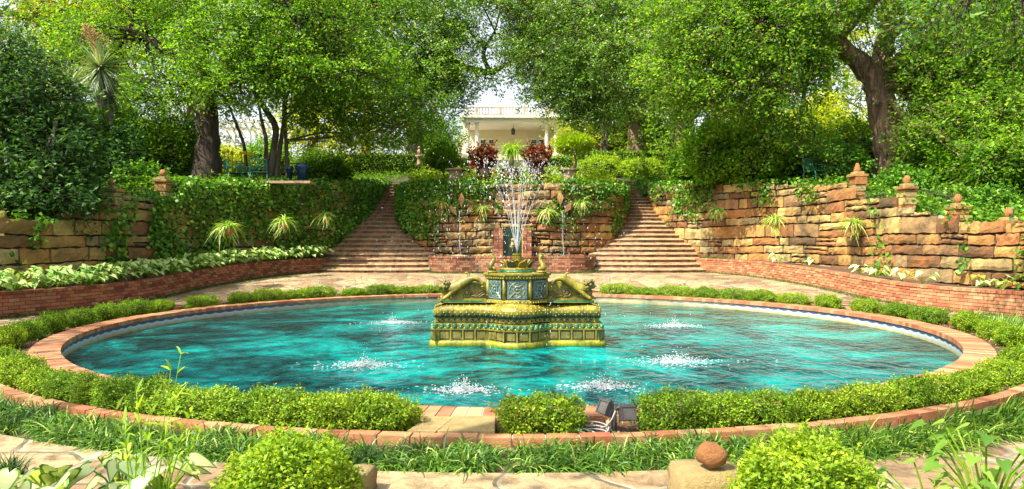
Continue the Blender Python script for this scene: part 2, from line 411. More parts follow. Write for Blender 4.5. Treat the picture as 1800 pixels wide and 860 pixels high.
GOLD = m_plain('yellow_tile', (0.62,0.45,0.04), 0.3, var=0.2, scale=12)
def make_drop():
    m, t, b = newmat('falling_water')
    b.inputs['Base Color'].default_value = (0.9,0.95,0.97,1); b.inputs['Roughness'].default_value = 0.08
    b.inputs['IOR'].default_value = 1.33; b.inputs['Transmission Weight'].default_value = 0.5
    return m
DROP = make_drop()

# ------------------------------------------------------------------ plan: paths and levels
CY = 12.4                     # the pool is a circle round (0, CY)
R_IN, R_OUT, R_EDGE = 6.84, 7.18, 7.72
class Path:
    def __init__(s, pts, n=14):
        pts = [Vector((*q, 0)) if len(q) == 2 else Vector(q) for q in pts]
        out = []
        for i in range(len(pts)-1):
            p0 = pts[max(i-1,0)]; p1 = pts[i]; p2 = pts[i+1]; p3 = pts[min(i+2,len(pts)-1)]
            for k in range(n):
                u = k/n
                out.append(0.5*((2*p1)+(p2-p0)*u+(2*p0-5*p1+4*p2-p3)*u*u+(3*p1-p0-3*p2+p3)*u**3))
        out.append(pts[-1])
        s.p = np.array([tuple(q) for q in out]); d = np.linalg.norm(np.diff(s.p, axis=0), axis=1)
        s.s = np.concatenate([[0], np.cumsum(d)]); s.L = s.s[-1]
    def at(s, t):
        return np.array([np.interp(t, s.s, s.p[:,k]) for k in range(3)]).T
    def nrm(s, t):
        """unit normal in plan, to the right of the direction of travel"""
        e = 0.06; d = s.at(np.asarray(t)+e)-s.at(np.asarray(t)-e)
        d = d/np.maximum(np.linalg.norm(d, axis=-1, keepdims=True), 1e-9)
        return np.stack([d[...,1], -d[...,0], np.zeros_like(d[...,0])], -1)
    def s_at_y(s, y):
        i = np.argmin(np.abs(s.p[:,1]-y)); return s.s[i]
WL = [(-5.72,32.0),(-5.80,31),(-5.90,29.6),(-6.02,28.3),(-6.25,27.4),(-6.55,26.5),(-6.95,25.8),(-7.7,24.6),(-8.6,22.8),(-9.25,21.2),(-9.7,19),(-9.9,17),(-10.1,15.4),(-10.45,13.8),(-11.3,11.5),(-12.6,9.3),(-14.2,7.3)]
WC = [(-4.90,32.0),(-4.82,29.9),(-4.6,28),(-4.3,27.1),(-3.75,26.2),(-3.0,25.6),(-2.0,25.15),(-.8,24.95),(.8,24.95),(2.0,25.15),(3.0,25.6),(3.75,26.2),(4.3,27.1),(4.6,28),(4.82,29.9),(4.90,32.0)]
PLN = [(-7.15,26.0),(-6.78,25.5),(-6.75,24.7),(-7.2,23.5),(-7.9,21.9),(-8.4,20.2),(-8.7,18.5),(-8.82,16.8),(-9.05,15.2),(-9.45,13.6),(-10.2,11.6),(-11.5,9.3),(-13.1,7.2)]
mir = lambda pts: [(-x, y) for x, y in pts]
PWL = Path(WL)                       # travels toward the camera on the left: its right-hand normal points left (outward)
PWR = Path(mir(WL))
PWC = Path(WC)
PPL = Path(PLN); PPR = Path(mir(PLN))
def off(path, d, n=120):
    t = np.linspace(0, path.L, n); return path.at(t)+path.nrm(t)*d

def terr(x, y):
    z = np.interp(y, [5,9,11.5,13.8,15.4,17,18.6,19.6,22,24.9,31,38,50,70,120], [-.1,.4,.95,1.5,1.75,2.05,2.45,2.9,3.34,3.58,4.15,5.35,7.75,9.3,11])
    return z
def courtz(x, y):
    r = np.hypot(x, np.asarray(y)-CY)
    return -0.035+0.45*sstep(14, 24.3, y)*sstep(7.9, 10, r)
def in_poly(x, y, poly):
    c = np.zeros(x.shape, bool); n = len(poly); j = n-1
    for i in range(n):
        xi, yi = poly[i][:2]; xj, yj = poly[j][:2]
        if abs(yj-yi) > 1e-12:
            c ^= ((yi > y) != (yj > y)) & (x < (xj-xi)*(y-yi)/(yj-yi)+xi)
        j = i
    return c
oL = off(PWL, 0.28); oR = off(PWR, -0.28); oC = off(PWC, -0.28)
COURT = [tuple(q) for q in oL[::-1]] + [tuple(q) for q in oC] + [tuple(q) for q in oR] + [(14.4,-12,0),(-14.4,-12,0)]

def grid_sheet(name, X, Y, zf, keep=None, mat=EARTH):
    xx, yy = np.meshgrid(X, Y); zz = zf(xx, yy)
    V = np.stack([xx.ravel(), yy.ravel(), zz.ravel()], 1)
    nx, ny = len(X), len(Y); i = np.arange(nx-1)[None,:]+nx*np.arange(ny-1)[:,None]
    F = np.stack([i, i+1, i+1+nx, i+nx], -1).reshape(-1,4)
    if keep is not None: F = F[keep(V[F].mean(1))]
    b = MB(); b.arrays(V, F); return b.build(name, mat, smooth=True)
X = np.concatenate([np.linspace(-160,-20,18), np.arange(-16,16.01,0.2), np.linspace(20,160,18)])
Y = np.concatenate([np.linspace(-60,2,16), np.arange(3,34.01,0.2), np.arange(35,76,1.5), np.linspace(80,260,14)])
def ground_z(x, y):
    c = in_poly(x, y, COURT)
    z = np.where(c, courtz(x, y)-0.05, terr(x, y)+0.05*np.sin(x*1.7)*np.cos(y*1.3)*(y > 20))
    return np.where(np.hypot(x, y-CY) < 7.45, -1.7, z)
o = grid_sheet('ground', X, Y, ground_z); tag(o, kind='structure')

def ring(name, r0, r1, nr, na, zf, mat, keep=None, a0=0, a1=2*PI):
    r = np.linspace(r0, r1, nr); a = np.linspace(a0, a1, na)
    rr, aa = np.meshgrid(r, a); x = rr*np.sin(aa); y = CY+rr*np.cos(aa); z = zf(x, y)
    V = np.stack([x.ravel(), y.ravel(), z.ravel()], 1)
    i = np.arange(nr-1)[None,:]+nr*np.arange(na-1)[:,None]
    F = np.stack([i, i+nr, i+nr+1, i+1], -1).reshape(-1,4)
    if keep is not None: F = F[keep(V[F].mean(1))]
    b = MB(); b.arrays(V, F); return b.build(name, mat, smooth=True)
o = ring('planting_bed', 7.0, 7.86, 5, 200, lambda x, y: courtz(x, y)-0.02+0.012*np.sin(x*23)*np.cos(y*19), SOIL); tag(o, kind='structure')
o = ring('grass_strip_soil', 7.86, 8.36, 3, 200, lambda x, y: courtz(x, y)-0.03, SOIL); tag(o, kind='structure')
inner = [tuple(q) for q in off(PPL, 0.05)[::-1]] + [(-2.7,25.6,0),(2.7,25.6,0)] + [tuple(q) for q in off(PPR, -0.05)] + [(13.4,-12,0),(-13.4,-12,0)]
o = ring('flagstone_path', 8.36, 16, 40, 240, lambda x, y: courtz(x, y), FLAG,
         keep=lambda c: in_poly(c[:,0], c[:,1], inner) & ~((c[:,1] < 3.65) & (np.abs(c[:,0]) > 1.05) & (np.abs(c[:,0]) < 2.1))); tag(o, kind='structure')

# ------------------------------------------------------------------ the pool
t_ = np.linspace(0, 2*PI, 97)
b = MB()
Rw = np.linspace(0.0, R_IN+0.02, 30)
rr, aa = np.meshgrid(Rw, np.linspace(0, 2*PI, 121)); xx = rr*np.sin(aa); yy = CY+rr*np.cos(aa)
V = np.stack([xx.ravel(), yy.ravel(), np.full(xx.size, -0.22)], 1); i = np.arange(29)[None,:]+30*np.arange(120)[:,None]
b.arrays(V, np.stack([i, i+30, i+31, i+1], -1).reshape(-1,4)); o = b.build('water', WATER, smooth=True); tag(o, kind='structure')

pool = empty('pool', (0, CY, 0))
tag(pool, 'round brick rimmed pool with dark blue scalloped tile inside', 'pool')
def rad_bricks(b, r0, r1, n, z0, z1, gap=0.1, mi=0, a0=0, a1=2*PI, jit=0.004):
    for k in range(n):
        aa0 = a0+(a1-a0)*(k+gap/2)/n; aa1 = a0+(a1-a0)*(k+1-gap/2)/n
        j = random.uniform(-jit, jit); vs = []
        for z in (z0, z1+j):
            for r, a in ((r0, aa0), (r0, aa1), (r1, aa1), (r1, aa0)):
                vs.append((r*math.sin(a), r*math.cos(a), z))
        b.hexa([vs[3],vs[2],vs[1],vs[0],vs[7],vs[6],vs[5],vs[4]], mi)
b = MB(); rad_bricks(b, R_IN, R_OUT, 380, -0.07, 0.0); b.lathe([(R_OUT-.01,-.3),(R_OUT-.01,-.006),(R_IN+.01,-.006),(R_IN+.01,-.06)], n=160, mi=1)
b.f = [f for f in b.f if len(f) < 100]; b.m = b.m[:len(b.f)]
b.build('coping', [BRICK_C, MORTAR], pool)
b = MB(); a = np.linspace(0, 2*PI, 241)
V = np.concatenate([np.stack([np.sin(a)*(R_IN+.02), np.cos(a)*(R_IN+.02), np.full(241, z)], 1) for z in (-0.062, -0.5)])
i = np.arange(240); b.arrays(V, np.stack([i, i+1, i+242, i+241], 1)); b.build('tile_lining', LINING, pool, True)

edg = empty('brick_edging', (0, CY, 0)); tag(edg, 'low red brick edging ring between box shrubs and grassy border', 'edging')
b = MB(); rad_bricks(b, R_EDGE-0.055, R_EDGE+0.055, 210, -0.075, 0.010, 0.06); rad_bricks(b, R_EDGE-0.045, R_EDGE+0.05, 105, -0.16, -0.082, 0.06)
b.build('bricks', BRICK_C, edg)
b = MB(); rad_bricks(b, R_EDGE-0.044, R_EDGE+0.044, 120, -0.19, -0.001, 0.0); b.build('mortar', MORTAR, edg)

b = MB()   # the stepping slab in the gap of the hedge
def slab(b, pts, z0, z1): b.add([(x,y,z0) for x,y in pts]+[(x,y,z1) for x,y in pts], [(3,2,1,0),(4,5,6,7),(0,1,5,4),(1,2,6,5),(2,3,7,6),(3,0,4,7)])
slab(b, [(-.735,4.79),(-.535,4.77),(-.44,5.20),(-.64,5.20)], -.05, .012); slab(b, [(-.525,4.77),(-.12,4.76),(-.13,5.20),(-.432,5.20)], -.05, .016)
o = b.build('stepping_slab', SLAB); tag(o, 'cracked pale stone slab in the gap of the box shrubs', 'paving slab')

# ------------------------------------------------------------------ stone and brick walls
def stone_wall(b, path, s0, s1, zb, zt, side, hmin=.20, hmax=.46, lmin=.36, lmax=1.2, bulge=.026, thick=0.5, mi=0, mj=1, batter=0.03):
    """coursed blocks on the court face (side=+1: right-hand normal points to the court) with dark joints on a core behind"""
    z0 = min(zb(s) for s in np.linspace(s0, s1, 40)); ztm = max(zt(s) for s in np.linspace(s0, s1, 80)); z = z0
    cnt = 0
    while z < ztm:
        h = random.uniform(hmin, hmax); s = s0-random.uniform(0, .3)
        while s < s1:
            L = random.uniform(lmin, lmax)*(0.7+h/hmax*0.6); e = min(s+L, s1); a = max(s, s0); s += L
            if e-a < .08: continue
            mid = (a+e)/2; top = zt(mid); bot = zb(mid)
            if z+h < bot or top-z < .075: continue
            zz1 = min(z+h, top+random.uniform(-.02,.05)); zz0 = max(z, bot-.1)
            if zz1-zz0 < .06: continue
            subs = [(zz0, zz1)]
            if h > .24 and random.random() < .14:
                zm = zz0+(zz1-zz0)*random.uniform(.4,.6); subs = [(zz0, zm), (zm, zz1)]
            for q0, q1 in subs:
                g = random.uniform(.015,.032); nu = max(3, min(9, int((e-a)/.13)+2)); nv = 4
                us = np.linspace(a+g, e-g, nu); vs_ = np.linspace(q0+g, q1-g, nv)
                pp = path.at(us); nn = path.nrm(us)*side
                dep = random.uniform(.0, bulge*0.8); tilt = random.uniform(-.02,.02)
                V = []; 
                for j, zv in enumerate(vs_):
                    for i_ in range(nu):
                        edge = (i_ in (0, nu-1)) or (j in (0, nv-1))
                        d = .06+dep*1.3+(0 if edge else bulge*random.uniform(.35,.8))+tilt*(2*i_/(nu-1)-1)-batter*(zv-z0)
                        d += random.uniform(-.014,.008) if edge else random.uniform(-.012,.014)
                        jz = random.uniform(-.020,.020)+.022*math.sin(us[i_]*1.15+zv*1.7)+.008*math.sin(us[i_]*3.3+2)
                        q = pp[i_]+nn[i_]*d
                        V.append((q[0]+random.uniform(-.008,.008), q[1]+random.uniform(-.008,.008), zv+jz))
                F = [(j*nu+i_, j*nu+i_+1, (j+1)*nu+i_+1, (j+1)*nu+i_) for j in range(nv-1) for i_ in range(nu-1)]
                loop = [i_ for i_ in range(nu)]+[j*nu+nu-1 for j in range(1, nv)]+[(nv-1)*nu+i_ for i_ in range(nu-2,-1,-1)]+[j*nu for j in range(nv-2,0,-1)]
                base = len(V); 
                for k in loop:
                    i_ = k % nu; q = pp[i_]-nn[i_]*.05; V.append((q[0], q[1], V[k][2]))
                m = len(loop)
                for k in range(m): F.append((loop[k], base+k, base+(k+1)%m, loop[(k+1)%m]))
                if side < 0: F = [f[::-1] for f in F]
                b.add(V, F, mi); cnt += 1
        z += h
    ss = np.linspace(s0, s1, max(12, int((s1-s0)/.18)))        # core
    pp = path.at(ss); nn = path.nrm(ss)*side; V = []; F = []
    for k in range(len(ss)):
        f = pp[k]+nn[k]*0.012; r = pp[k]-nn[k]*thick; zz = min(zt(min(max(ss[k]+q_, s0), s1)) for q_ in (-.7,-.35,0,.35,.7))-.05; bb = zb(ss[k])-.2
        V += [(f[0]-nn[k][0]*batter*(zz-z0), f[1]-nn[k][1]*batter*(zz-z0), zz), (f[0],f[1],bb), (r[0],r[1],bb), (r[0],r[1],zz)]
    for k in range(len(ss)-1):
        for q in range(4): F.append((4*k+q, 4*k+4+q, 4*k+4+(q+1)%4, 4*k+(q+1)%4))
    F += [(0,1,2,3), tuple(4*(len(ss)-1)+q for q in (3,2,1,0))]
    b.add(V, F, mj)

def brick_wall(b, path, s0, s1, z0f, h, side, rows, mi=0, mj=1, cap=True):
    rh = h/rows
    for r in range(rows):
        hdr = cap and r == rows-1; L = .105 if hdr else .215; s = s0-(0 if r % 2 else L/2)
        while s < s1:
            a = max(s, s0)+.005; e = min(s+L, s1)-.005; s += L
            if e-a < .03: continue
            p0, p1 = path.at(a), path.at(e); n0, n1 = path.nrm(a)*side, path.nrm(e)*side
            d = (.045 if hdr else .03)+random.uniform(-.004,.006); bk = .2 if hdr else .03
            zb0 = z0f(a)+r*rh+.005; zt0 = z0f(a)+(r+1)*rh-.005
            q = [p0+n0*d, p1+n1*d, p1-n1*bk, p0-n0*bk]
            if side < 0: q = [q[1], q[0], q[3], q[2]]
            b.hexa([(v[0],v[1],zb0) for v in q]+[(v[0],v[1],zt0) for v in q], mi)
    ss = np.linspace(s0, s1, max(10, int((s1-s0)/.2))); V = []; F = []
    for k in ss:
        p = path.at(k); n = path.nrm(k)*side; f = p+n*.022; r_ = p-n*.18; zt = z0f(k)+h-.012; zb_ = z0f(k)-.25
        V += [(f[0],f[1],zt),(f[0],f[1],zb_),(r_[0],r_[1],zb_),(r_[0],r_[1],zt)]
    for k in range(len(ss)-1):
        for q in range(4): F.append((4*k+q, 4*k+4+q, 4*k+4+(q+1)%4, 4*k+(q+1)%4))
    F += [(0,1,2,3), tuple(4*(len(ss)-1)+q for q in (3,2,1,0))]
    b.add(V, F, mj)

def wtop(path):
    def f(s):
        y = path.at(s)[1]
        return float(np.interp(y, [7,11.5,13.6,13.65,15.35,15.4,17.05,17.1,19.3,19.35,25,28,32], [.9,1.25,1.6,1.86,1.9,2.12,2.16,2.6,2.64,3.1,3.62,3.85,4.3]))
    return f
def gz(path):
    def f(s):
        p = path.at(s); return float(courtz(p[0], p[1]))
    return f
b = MB(); stone_wall(b, PWL, 0.2, PWL.L, gz(PWL), wtop(PWL), -1); o = b.build('retaining_wall', [STONE_L, MORTAR_DK]); tag(o, 'shaded ashlar sandstone retaining wall half covered with ivy', 'wall')
b = MB(); stone_wall(b, PWR, 0.2, PWR.L, gz(PWR), wtop(PWR), 1); o = b.build('retaining_wall', [STONE, MORTAR_DK]); tag(o, 'sunlit orange sandstone retaining wall with mostly bare blocks', 'wall')

cwall = empty('fountain_wall', (0,0,0)); tag(cwall, 'rounded sandstone wall between the two brick stairs', 'wall')
ctop = lambda s: 3.62+.35*float(sstep(26.5, 31, PWC.at(s)[1]))
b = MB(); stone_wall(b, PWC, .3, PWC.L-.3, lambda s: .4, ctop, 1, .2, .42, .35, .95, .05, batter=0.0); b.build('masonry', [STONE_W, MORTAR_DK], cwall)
def diamond(b, px, py, w_, h_, ang, d=25.0):
    c = P(px, py, d); R = Matrix.Rotation(ang, 3, 'Y'); vs = []
    for yy in (0.15, -0.17):
        for u, v in ((-.1,-1),(-.9,.1),(0,1),(.9,.1)):
            q = R @ Vector((u*w_*(.7 if yy < 0 else 1), yy, v*h_*(.85 if yy < 0 else 1))); vs.append(q+c)
    b.add(vs, [(0,1,2,3),(7,6,5,4),(0,4,5,1),(1,5,6,2),(2,6,7,3),(3,7,4,0)])
for lst in ([(897,333,0),(878,348,-.7),(916,348,.7),(863,366,-1.0),(931,366,1.0)], [(812,352,0),(798,370,-.6),(826,370,.6)], [(985,350,0),(971,366,-.6),(998,366,.6)]):
    b = MB()
    for px, py, an in lst: diamond(b, px, py, .17, .34 if an == 0 else .27, an)
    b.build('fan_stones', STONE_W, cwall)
b = MB()
for sx in (-1, 1):
    for r in range(14):
        for k in range(2):
            b.box((sx*.52+(k-.5)*.17+.02, 24.72, .98+r*.075), (.155,.22,.066))
b.build('brick_column', BRICK, cwall)
b = MB(); b.box((.02, 24.80, 1.5), (.84,.06,1.1)); b.build('niche_panel', GLAZE_K, cwall)
b = MB()
for sx in (-1, 1):
    for r in range(22): b.ball((sx*.36+.02, 24.74, .98+r*.048), .024)
b.build('beaded_trim', STUD, cwall)
b = MB(); b.box((.02,24.70,.93),(1.3,.35,.08)); b.box((.02,24.6,.84),(.7,.4,.1)); b.build('ledge', SLAB, cwall)
b = MB()
b.tube([(.02,24.74,1.25),(.02,24.7,1.33),(.02,24.72,1.45),(.02,24.74,1.52)], [.05,.08,.06,.035], 10); b.ball((.02,24.69,1.57),.055); b.ball((.02,24.64,1.38),(.03,.06,.03))
b.build('spout_figure', SLAB, cwall, True)

for side, path, lab in ((1, PPL, 'curved brick planter wall holding the pale leafy plants'), (-1, PPR, 'curved brick planter wall sparsely planted below bare sandstone')):
    b = MB(); brick_wall(b, path, .1, path.L, gz(path), .5, -side, 7)
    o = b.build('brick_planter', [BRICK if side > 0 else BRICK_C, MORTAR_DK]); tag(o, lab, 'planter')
    wp = PWL if side > 0 else PWR
    n = 90; uu = np.linspace(.02, 1, n); A = path.at(uu*path.L)
    y0 = A[:,1]; B = np.array([wp.at(wp.s[np.argmin(np.hypot(wp.p[:,0]-q[0], wp.p[:,1]-q[1]))]) for q in A])
    V = np.concatenate([np.c_[A[:,:2], courtz(A[:,0],A[:,1])+.43], np.c_[B[:,:2], courtz(A[:,0],A[:,1])+.47]])
    i = np.arange(n-1); b = MB(); b.arrays(V, np.stack([i, i+1, i+1+n, i+n], 1) if side > 0 else np.stack([i+n, i+n+1, i+1, i], 1))
    o = b.build('planter_soil', SOIL); tag(o, kind='structure')

BAS = Path([(-3.0,25.7),(-2.95,24.4),(-2.6,23.75),(-1.9,23.5),(-1.2,23.6),(-.6,23.35),(0,23.25),(.6,23.35),(1.2,23.6),(1.9,23.5),(2.6,23.75),(2.95,24.4),(3.0,25.7)])
bas = empty('brick_basin', (0,0,0)); tag(bas, 'lobed red brick basin below the rounded fountain wall', 'basin')
b = MB(); brick_wall(b, BAS, .1, BAS.L-.1, lambda s: .38, .62, 1, 8); b.build('basin_wall', [BRICK_S, MORTAR_DK], bas)
q = off(BAS, -.1, 40); b = MB(); b.add([(v[0],v[1],.93) for v in q], [tuple(range(40))]); o = b.build('basin_water', BWATER); tag(o, kind='structure')

# ------------------------------------------------------------------ stairs
ST_I = [0,3,6,9,11,14,18,22,24]
ST_Y = [24.0,25.05,26.1,27.1,27.8,28.75,29.95,31.15,31.75]
ST_L = [-6.75,-6.75,-6.65,-6.35,-6.05,-5.85,-5.75,-5.6,-5.55]
ST_R = [-2.85,-3.1,-3.6,-4.35,-4.6,-4.75,-4.88,-5.0,-5.05]
def stairs(sgn, lab):
    root = empty('brick_stairs', (sgn*5.5, 27, .4)); tag(root, lab, 'stairs')
    z = .40
    for i in range(23):
        r = .18 if i < 11 else .155
        z1 = z+r; dr = .085 if i < 11 else .05; y = np.interp(i, ST_I, ST_Y); x0 = np.interp(i, ST_I, ST_L)-.15; x1 = np.interp(i, ST_I, ST_R)+.25
        bow = np.interp(i, [0,6,12,22], [.42,.5,.12,.0]); n = max(3, int((x1-x0)/.2))
        pts = []
        for k in range(n+1):
            u = k/n; pts.append((-sgn*(x0+(x1-x0)*u)-root.location.x, y-bow*(4*u*(1-u))+bow*.55-root.location.y+random.uniform(-.012,.012)))
        pa = Path(pts, 3); b = MB(); sd_ = 1 if sgn > 0 else -1
        s = 0; zo = root.location.z
        while s < pa.L:                                     # brick riser under the nosing
            a = s+.007; e = min(s+.112, pa.L)-.007; s += .112
            if e-a < .03: continue
            p0, p1 = pa.at(a), pa.at(e); d = random.uniform(-.010,.008)
            f0, f1 = (p0[0], p0[1]-d), (p1[0], p1[1]-d); dz = random.uniform(-.004,.004)
            q = [f0, f1, (f1[0], f1[1]+.2), (f0[0], f0[1]+.2)]
            if f0[0] > f1[0]: q = [f1, f0, (f0[0], f0[1]+.2), (f1[0], f1[1]+.2)]
            b.hexa([(v[0],v[1],z-.07-zo) for v in q]+[(v[0],v[1],z1-dr-.002+dz-zo) for v in q], 0)
        ss = np.linspace(0, pa.L, max(10, n*2)); V = []; F = []    # mortar bed, worn sloping tread
        for k in ss:
            p = pa.at(k); j = random.uniform(-.008,.008); pr = [(.02,z-.6),(.02,z1-dr-.004),(-.034+j,z1-dr),(-.030+j,z1-dr+.014+j*.6),(.12,z1-dr*.55+j*.5),(.30,z1),(1.0,z1),(1.0,z-.6)]
            V += [(p[0], p[1]+u, v-zo) for u, v in pr]
        m = 8
        for k in range(len(ss)-1):
            for q in range(m): F.append((m*k+q, m*k+m+q, m*k+m+(q+1)%m, m*k+(q+1)%m))
        F += [tuple(range(m)), tuple(m*(len(ss)-1)+q for q in range(m-1,-1,-1))]
        if V[0][0] > V[-1][0]: F = [f[::-1] for f in F]
        b.add(V, F, 1); b.build('step', [BRICK_S, TREAD], root); z = z1
STAIR_R = (1, 'sunlit winding brick stairs beside the bare stone wall')
STAIR_L = (-1, 'shaded winding brick stairs beside the ivy covered wall')
stairs(*STAIR_L); stairs(*STAIR_R)
# ------------------------------------------------------------------ the fountain
FX, FY = 0.08, 11.05
fount = empty('fountain', (FX, FY, -0.22))
tag(fount, 'ochre and green glazed ceramic fountain with two leaning lions in pool', 'fountain')
ZB = 0.22                                     # local z of the coping level
def outline(W=1.36, D=.62, bw=.50, bd=.30):
    """plan of the plinth: a long block with an ogee bow front and back"""
    h = []
    r = .07
    h.append((-W, 0))
    h += [(-W, -D+r), (-W+r*.3, -D+r*.3), (-W+r, -D)]
    for k in range(1, 6): h.append((-W+r+(W-r-bw)*k/6, -D))
    for k in range(9):                          # ogee
        u = k/8; h.append((-bw+.30*u-.02, -D-bd*.8*(u*u*(3-2*u))))
    for k in range(1, 4): h.append((-.22+.22*k/4, -D-bd*.8-bd*.2*math.sin(k/4*PI/2)))
    h.append((0, -D-bd))
    front = h+[(-x, y) for x, y in h[-2:0:-1]]+[(W, 0)]
    return front+[(-x, -y) for x, y in front[1:-1]]
OUT = outline()
def offs(o, d):
    n = len(o); res = []
    for i in range(n):
        a = Vector(o[i-1]); p = Vector(o[i]); c = Vector(o[(i+1) % n])
        t1 = (p-a).normalized(); t2 = (c-p).normalized(); t = (t1+t2).normalized()
        nn = Vector((t.y, -t.x)); k = max(.5, nn.dot(Vector((t1.y, -t1.x))))
        res.append(p+nn*d/k)
    return res
def loft(b, o, prof, mi=0, cap=True):
    n = len(o); V = []; F = []
    for d, z in prof: V += [(q.x, q.y, z+ZB) for q in offs(o, d)]
    for j in range(len(prof)-1):
        for i in range(n): F.append((j*n+i, j*n+(i+1) % n, (j+1)*n+(i+1) % n, (j+1)*n+i))
    if cap: F.append(tuple((len(prof)-1)*n+i for i in range(n)))
    b.add(V, F, mi)
def along(o, d, step, z, phase=0):
    q = offs(o, d); n = len(q); L = [(q[(i+1) % n]-q[i]).length for i in range(n)]; tot = sum(L); m = int(tot/step); out = []
    acc = 0; i = 0
    for k in range(m):
        s = (k+phase)*tot/m
        while s > acc+L[i] and i < n-1: acc += L[i]; i += 1
        t = (q[(i+1) % n]-q[i]).normalized(); p = q[i]+t*(s-acc)
        out.append((Vector((p.x, p.y, z+ZB)), Vector((t.x, t.y, 0)), Vector((t.y, -t.x, 0))))
    return out
b = MB(); loft(b, OUT, [(-.02,-.55),(-.02,-.24),(.0,-.235),(.0,-.16),(-.015,-.13),(-.045,-.125)], cap=False); b.build('base_course', GLAZE_Y, fount, True)
b = MB(); loft(b, OUT, [(-.05,-.125),(-.06,.03)], cap=False); b.build('panel_course', GLAZE, fount)
b = MB()
for p, t, n in along(OUT, -.05, .185, -.047):
    M = Matrix((t, n, Vector((0,0,1)))).transposed()
    b.box(p+n*-.012, (.155,.03,.132), 2, M=M); b.box(p+n*-.009, (.128,.03,.104), 1, M=M)  # dark rim round each panel paints in the shade of its recess
    b.box(p+t*.0925, (.022,.032,.15), 0, M=M)
b.build('inset_panels', [GLAZE, GLAZE_D, GLAZE_K], fount)
b = MB(); loft(b, OUT, [(-.06,.03),(-.03,.035),(-.028,.06),(-.075,.065),(-.08,.13),(-.10,.135)], cap=False); b.build('ledge_course', GLAZE, fount, False)
bg = MB(); by = MB()
for p, t, n in along(OUT, -.06, .098, .098):
    M = Matrix((t, n, Vector((0,0,1)))).transposed()
    bg.ball(p, (.038,.040,.036), 0, 8, 6, M=M); bg.tube([p-Vector((0,0,.045)), p], [.036,.038], 8, 0)
    by.ball(p+t*.049+n*.01-Vector((0,0,.03)), .013, 0, 6, 4)
bg.build('green_bead_row', GLAZE_G, fount, True); by.build('stud_row', STUD, fount)
b = MB(); loft(b, OUT, [(-.10,.135),(-.145,.14),(-.145,.225)], cap=False); b.build('tile_course', GLAZE_K, fount)
b = MB(); by = MB()
for p, t, n in along(OUT, -.14, .092, .182):
    M = Matrix((t, n, Vector((0,0,1)))).transposed()
    b.box(p, (.066,.016,.066), 0, M=M); by.ball(p+n*.011, .011, 0, 6, 4)
    by.ball(p+t*.046+n*.004+Vector((0,0,.025)), .008, 0, 5, 4); by.ball(p+t*.046+n*.004-Vector((0,0,.025)), .008, 0, 5, 4)
b.build('square_tiles', GLAZE, fount); by.build('tile_studs', STUD, fount)
b = MB(); loft(b, OUT, [(-.14,.225),(-.10,.235),(-.075,.275),(-.065,.315),(-.075,.355),(-.11,.395),(-.17,.415),(-.20,.418),(-.20,.43),(-.26,.432)]); bc = b
b = MB()
for p, t, n in along(OUT, -.095, .088, .25):
    M = Matrix((t, n, Vector((0,0,1)))).transposed(); b.ball(p, (.038,.026,.036), 0, 8, 6, M=M)
b.build('dark_scallops', GLAZE_K, fount, True)
b = MB()
for d, z, ph in ((-.068,.30,0),(-.068,.335,.5),(-.092,.375,0),(-.135,.405,.5)):
    for p, t, n in along(OUT, d, .088, z, ph): bc.ball(p, .010, 1, 5, 4)
bc.build('cornice', [GLAZE, STUD], fount, True)
for sx in (-1, 1): b = MB(); b.box((sx*.82, 0, ZB+.445), (.78, .60, .03)); b.build('green_sill', GLAZE_G, fount)

HEX = [(-.46,-.24),(-.20,-.52),(.20,-.52),(.46,-.24),(.46,.24),(.20,.52),(-.20,.52),(-.46,.24)]
def lofth(name, prof, mat, cap=True, smooth=False):
    b = MB(); loft(b, HEX, prof, cap=cap); return b.build(name, mat, fount, smooth)
lofth('upper_block', [(.0,.43),(.0,.80)], GLAZE_K, False)
lofth('upper_plinth', [(.05,.432),(.05,.462),(.03,.47),(.02,.485),(-.01,.487)], GLAZE, False)
lofth('upper_cornice', [(-.01,.795),(.02,.80),(.035,.815),(.05,.84),(.05,.855),(.075,.86),(.08,.885),(.065,.893),(-.05,.90)], GLAZE)
b = MB()
for p, t, n in along(HEX, .042, .052, .826): b.ball(p, .015, 0, 6, 4)
for p, t, n in along(HEX, .05, .06, .447): b.ball(p, .011, 0, 5, 4)
for i in range(8):
    x, y = HEX[i]
    for k in range(11): b.ball((x*1.035, y*1.035, ZB+.50+k*.028), .010, 0, 5, 4)
b.build('block_studs', STUD, fount)
for i in range(8): b = MB(); b.tube([(HEX[i][0], HEX[i][1], ZB+.48), (HEX[i][0], HEX[i][1], ZB+.80)], .03, 8); b.build('corner_post', GLAZE, fount, True)
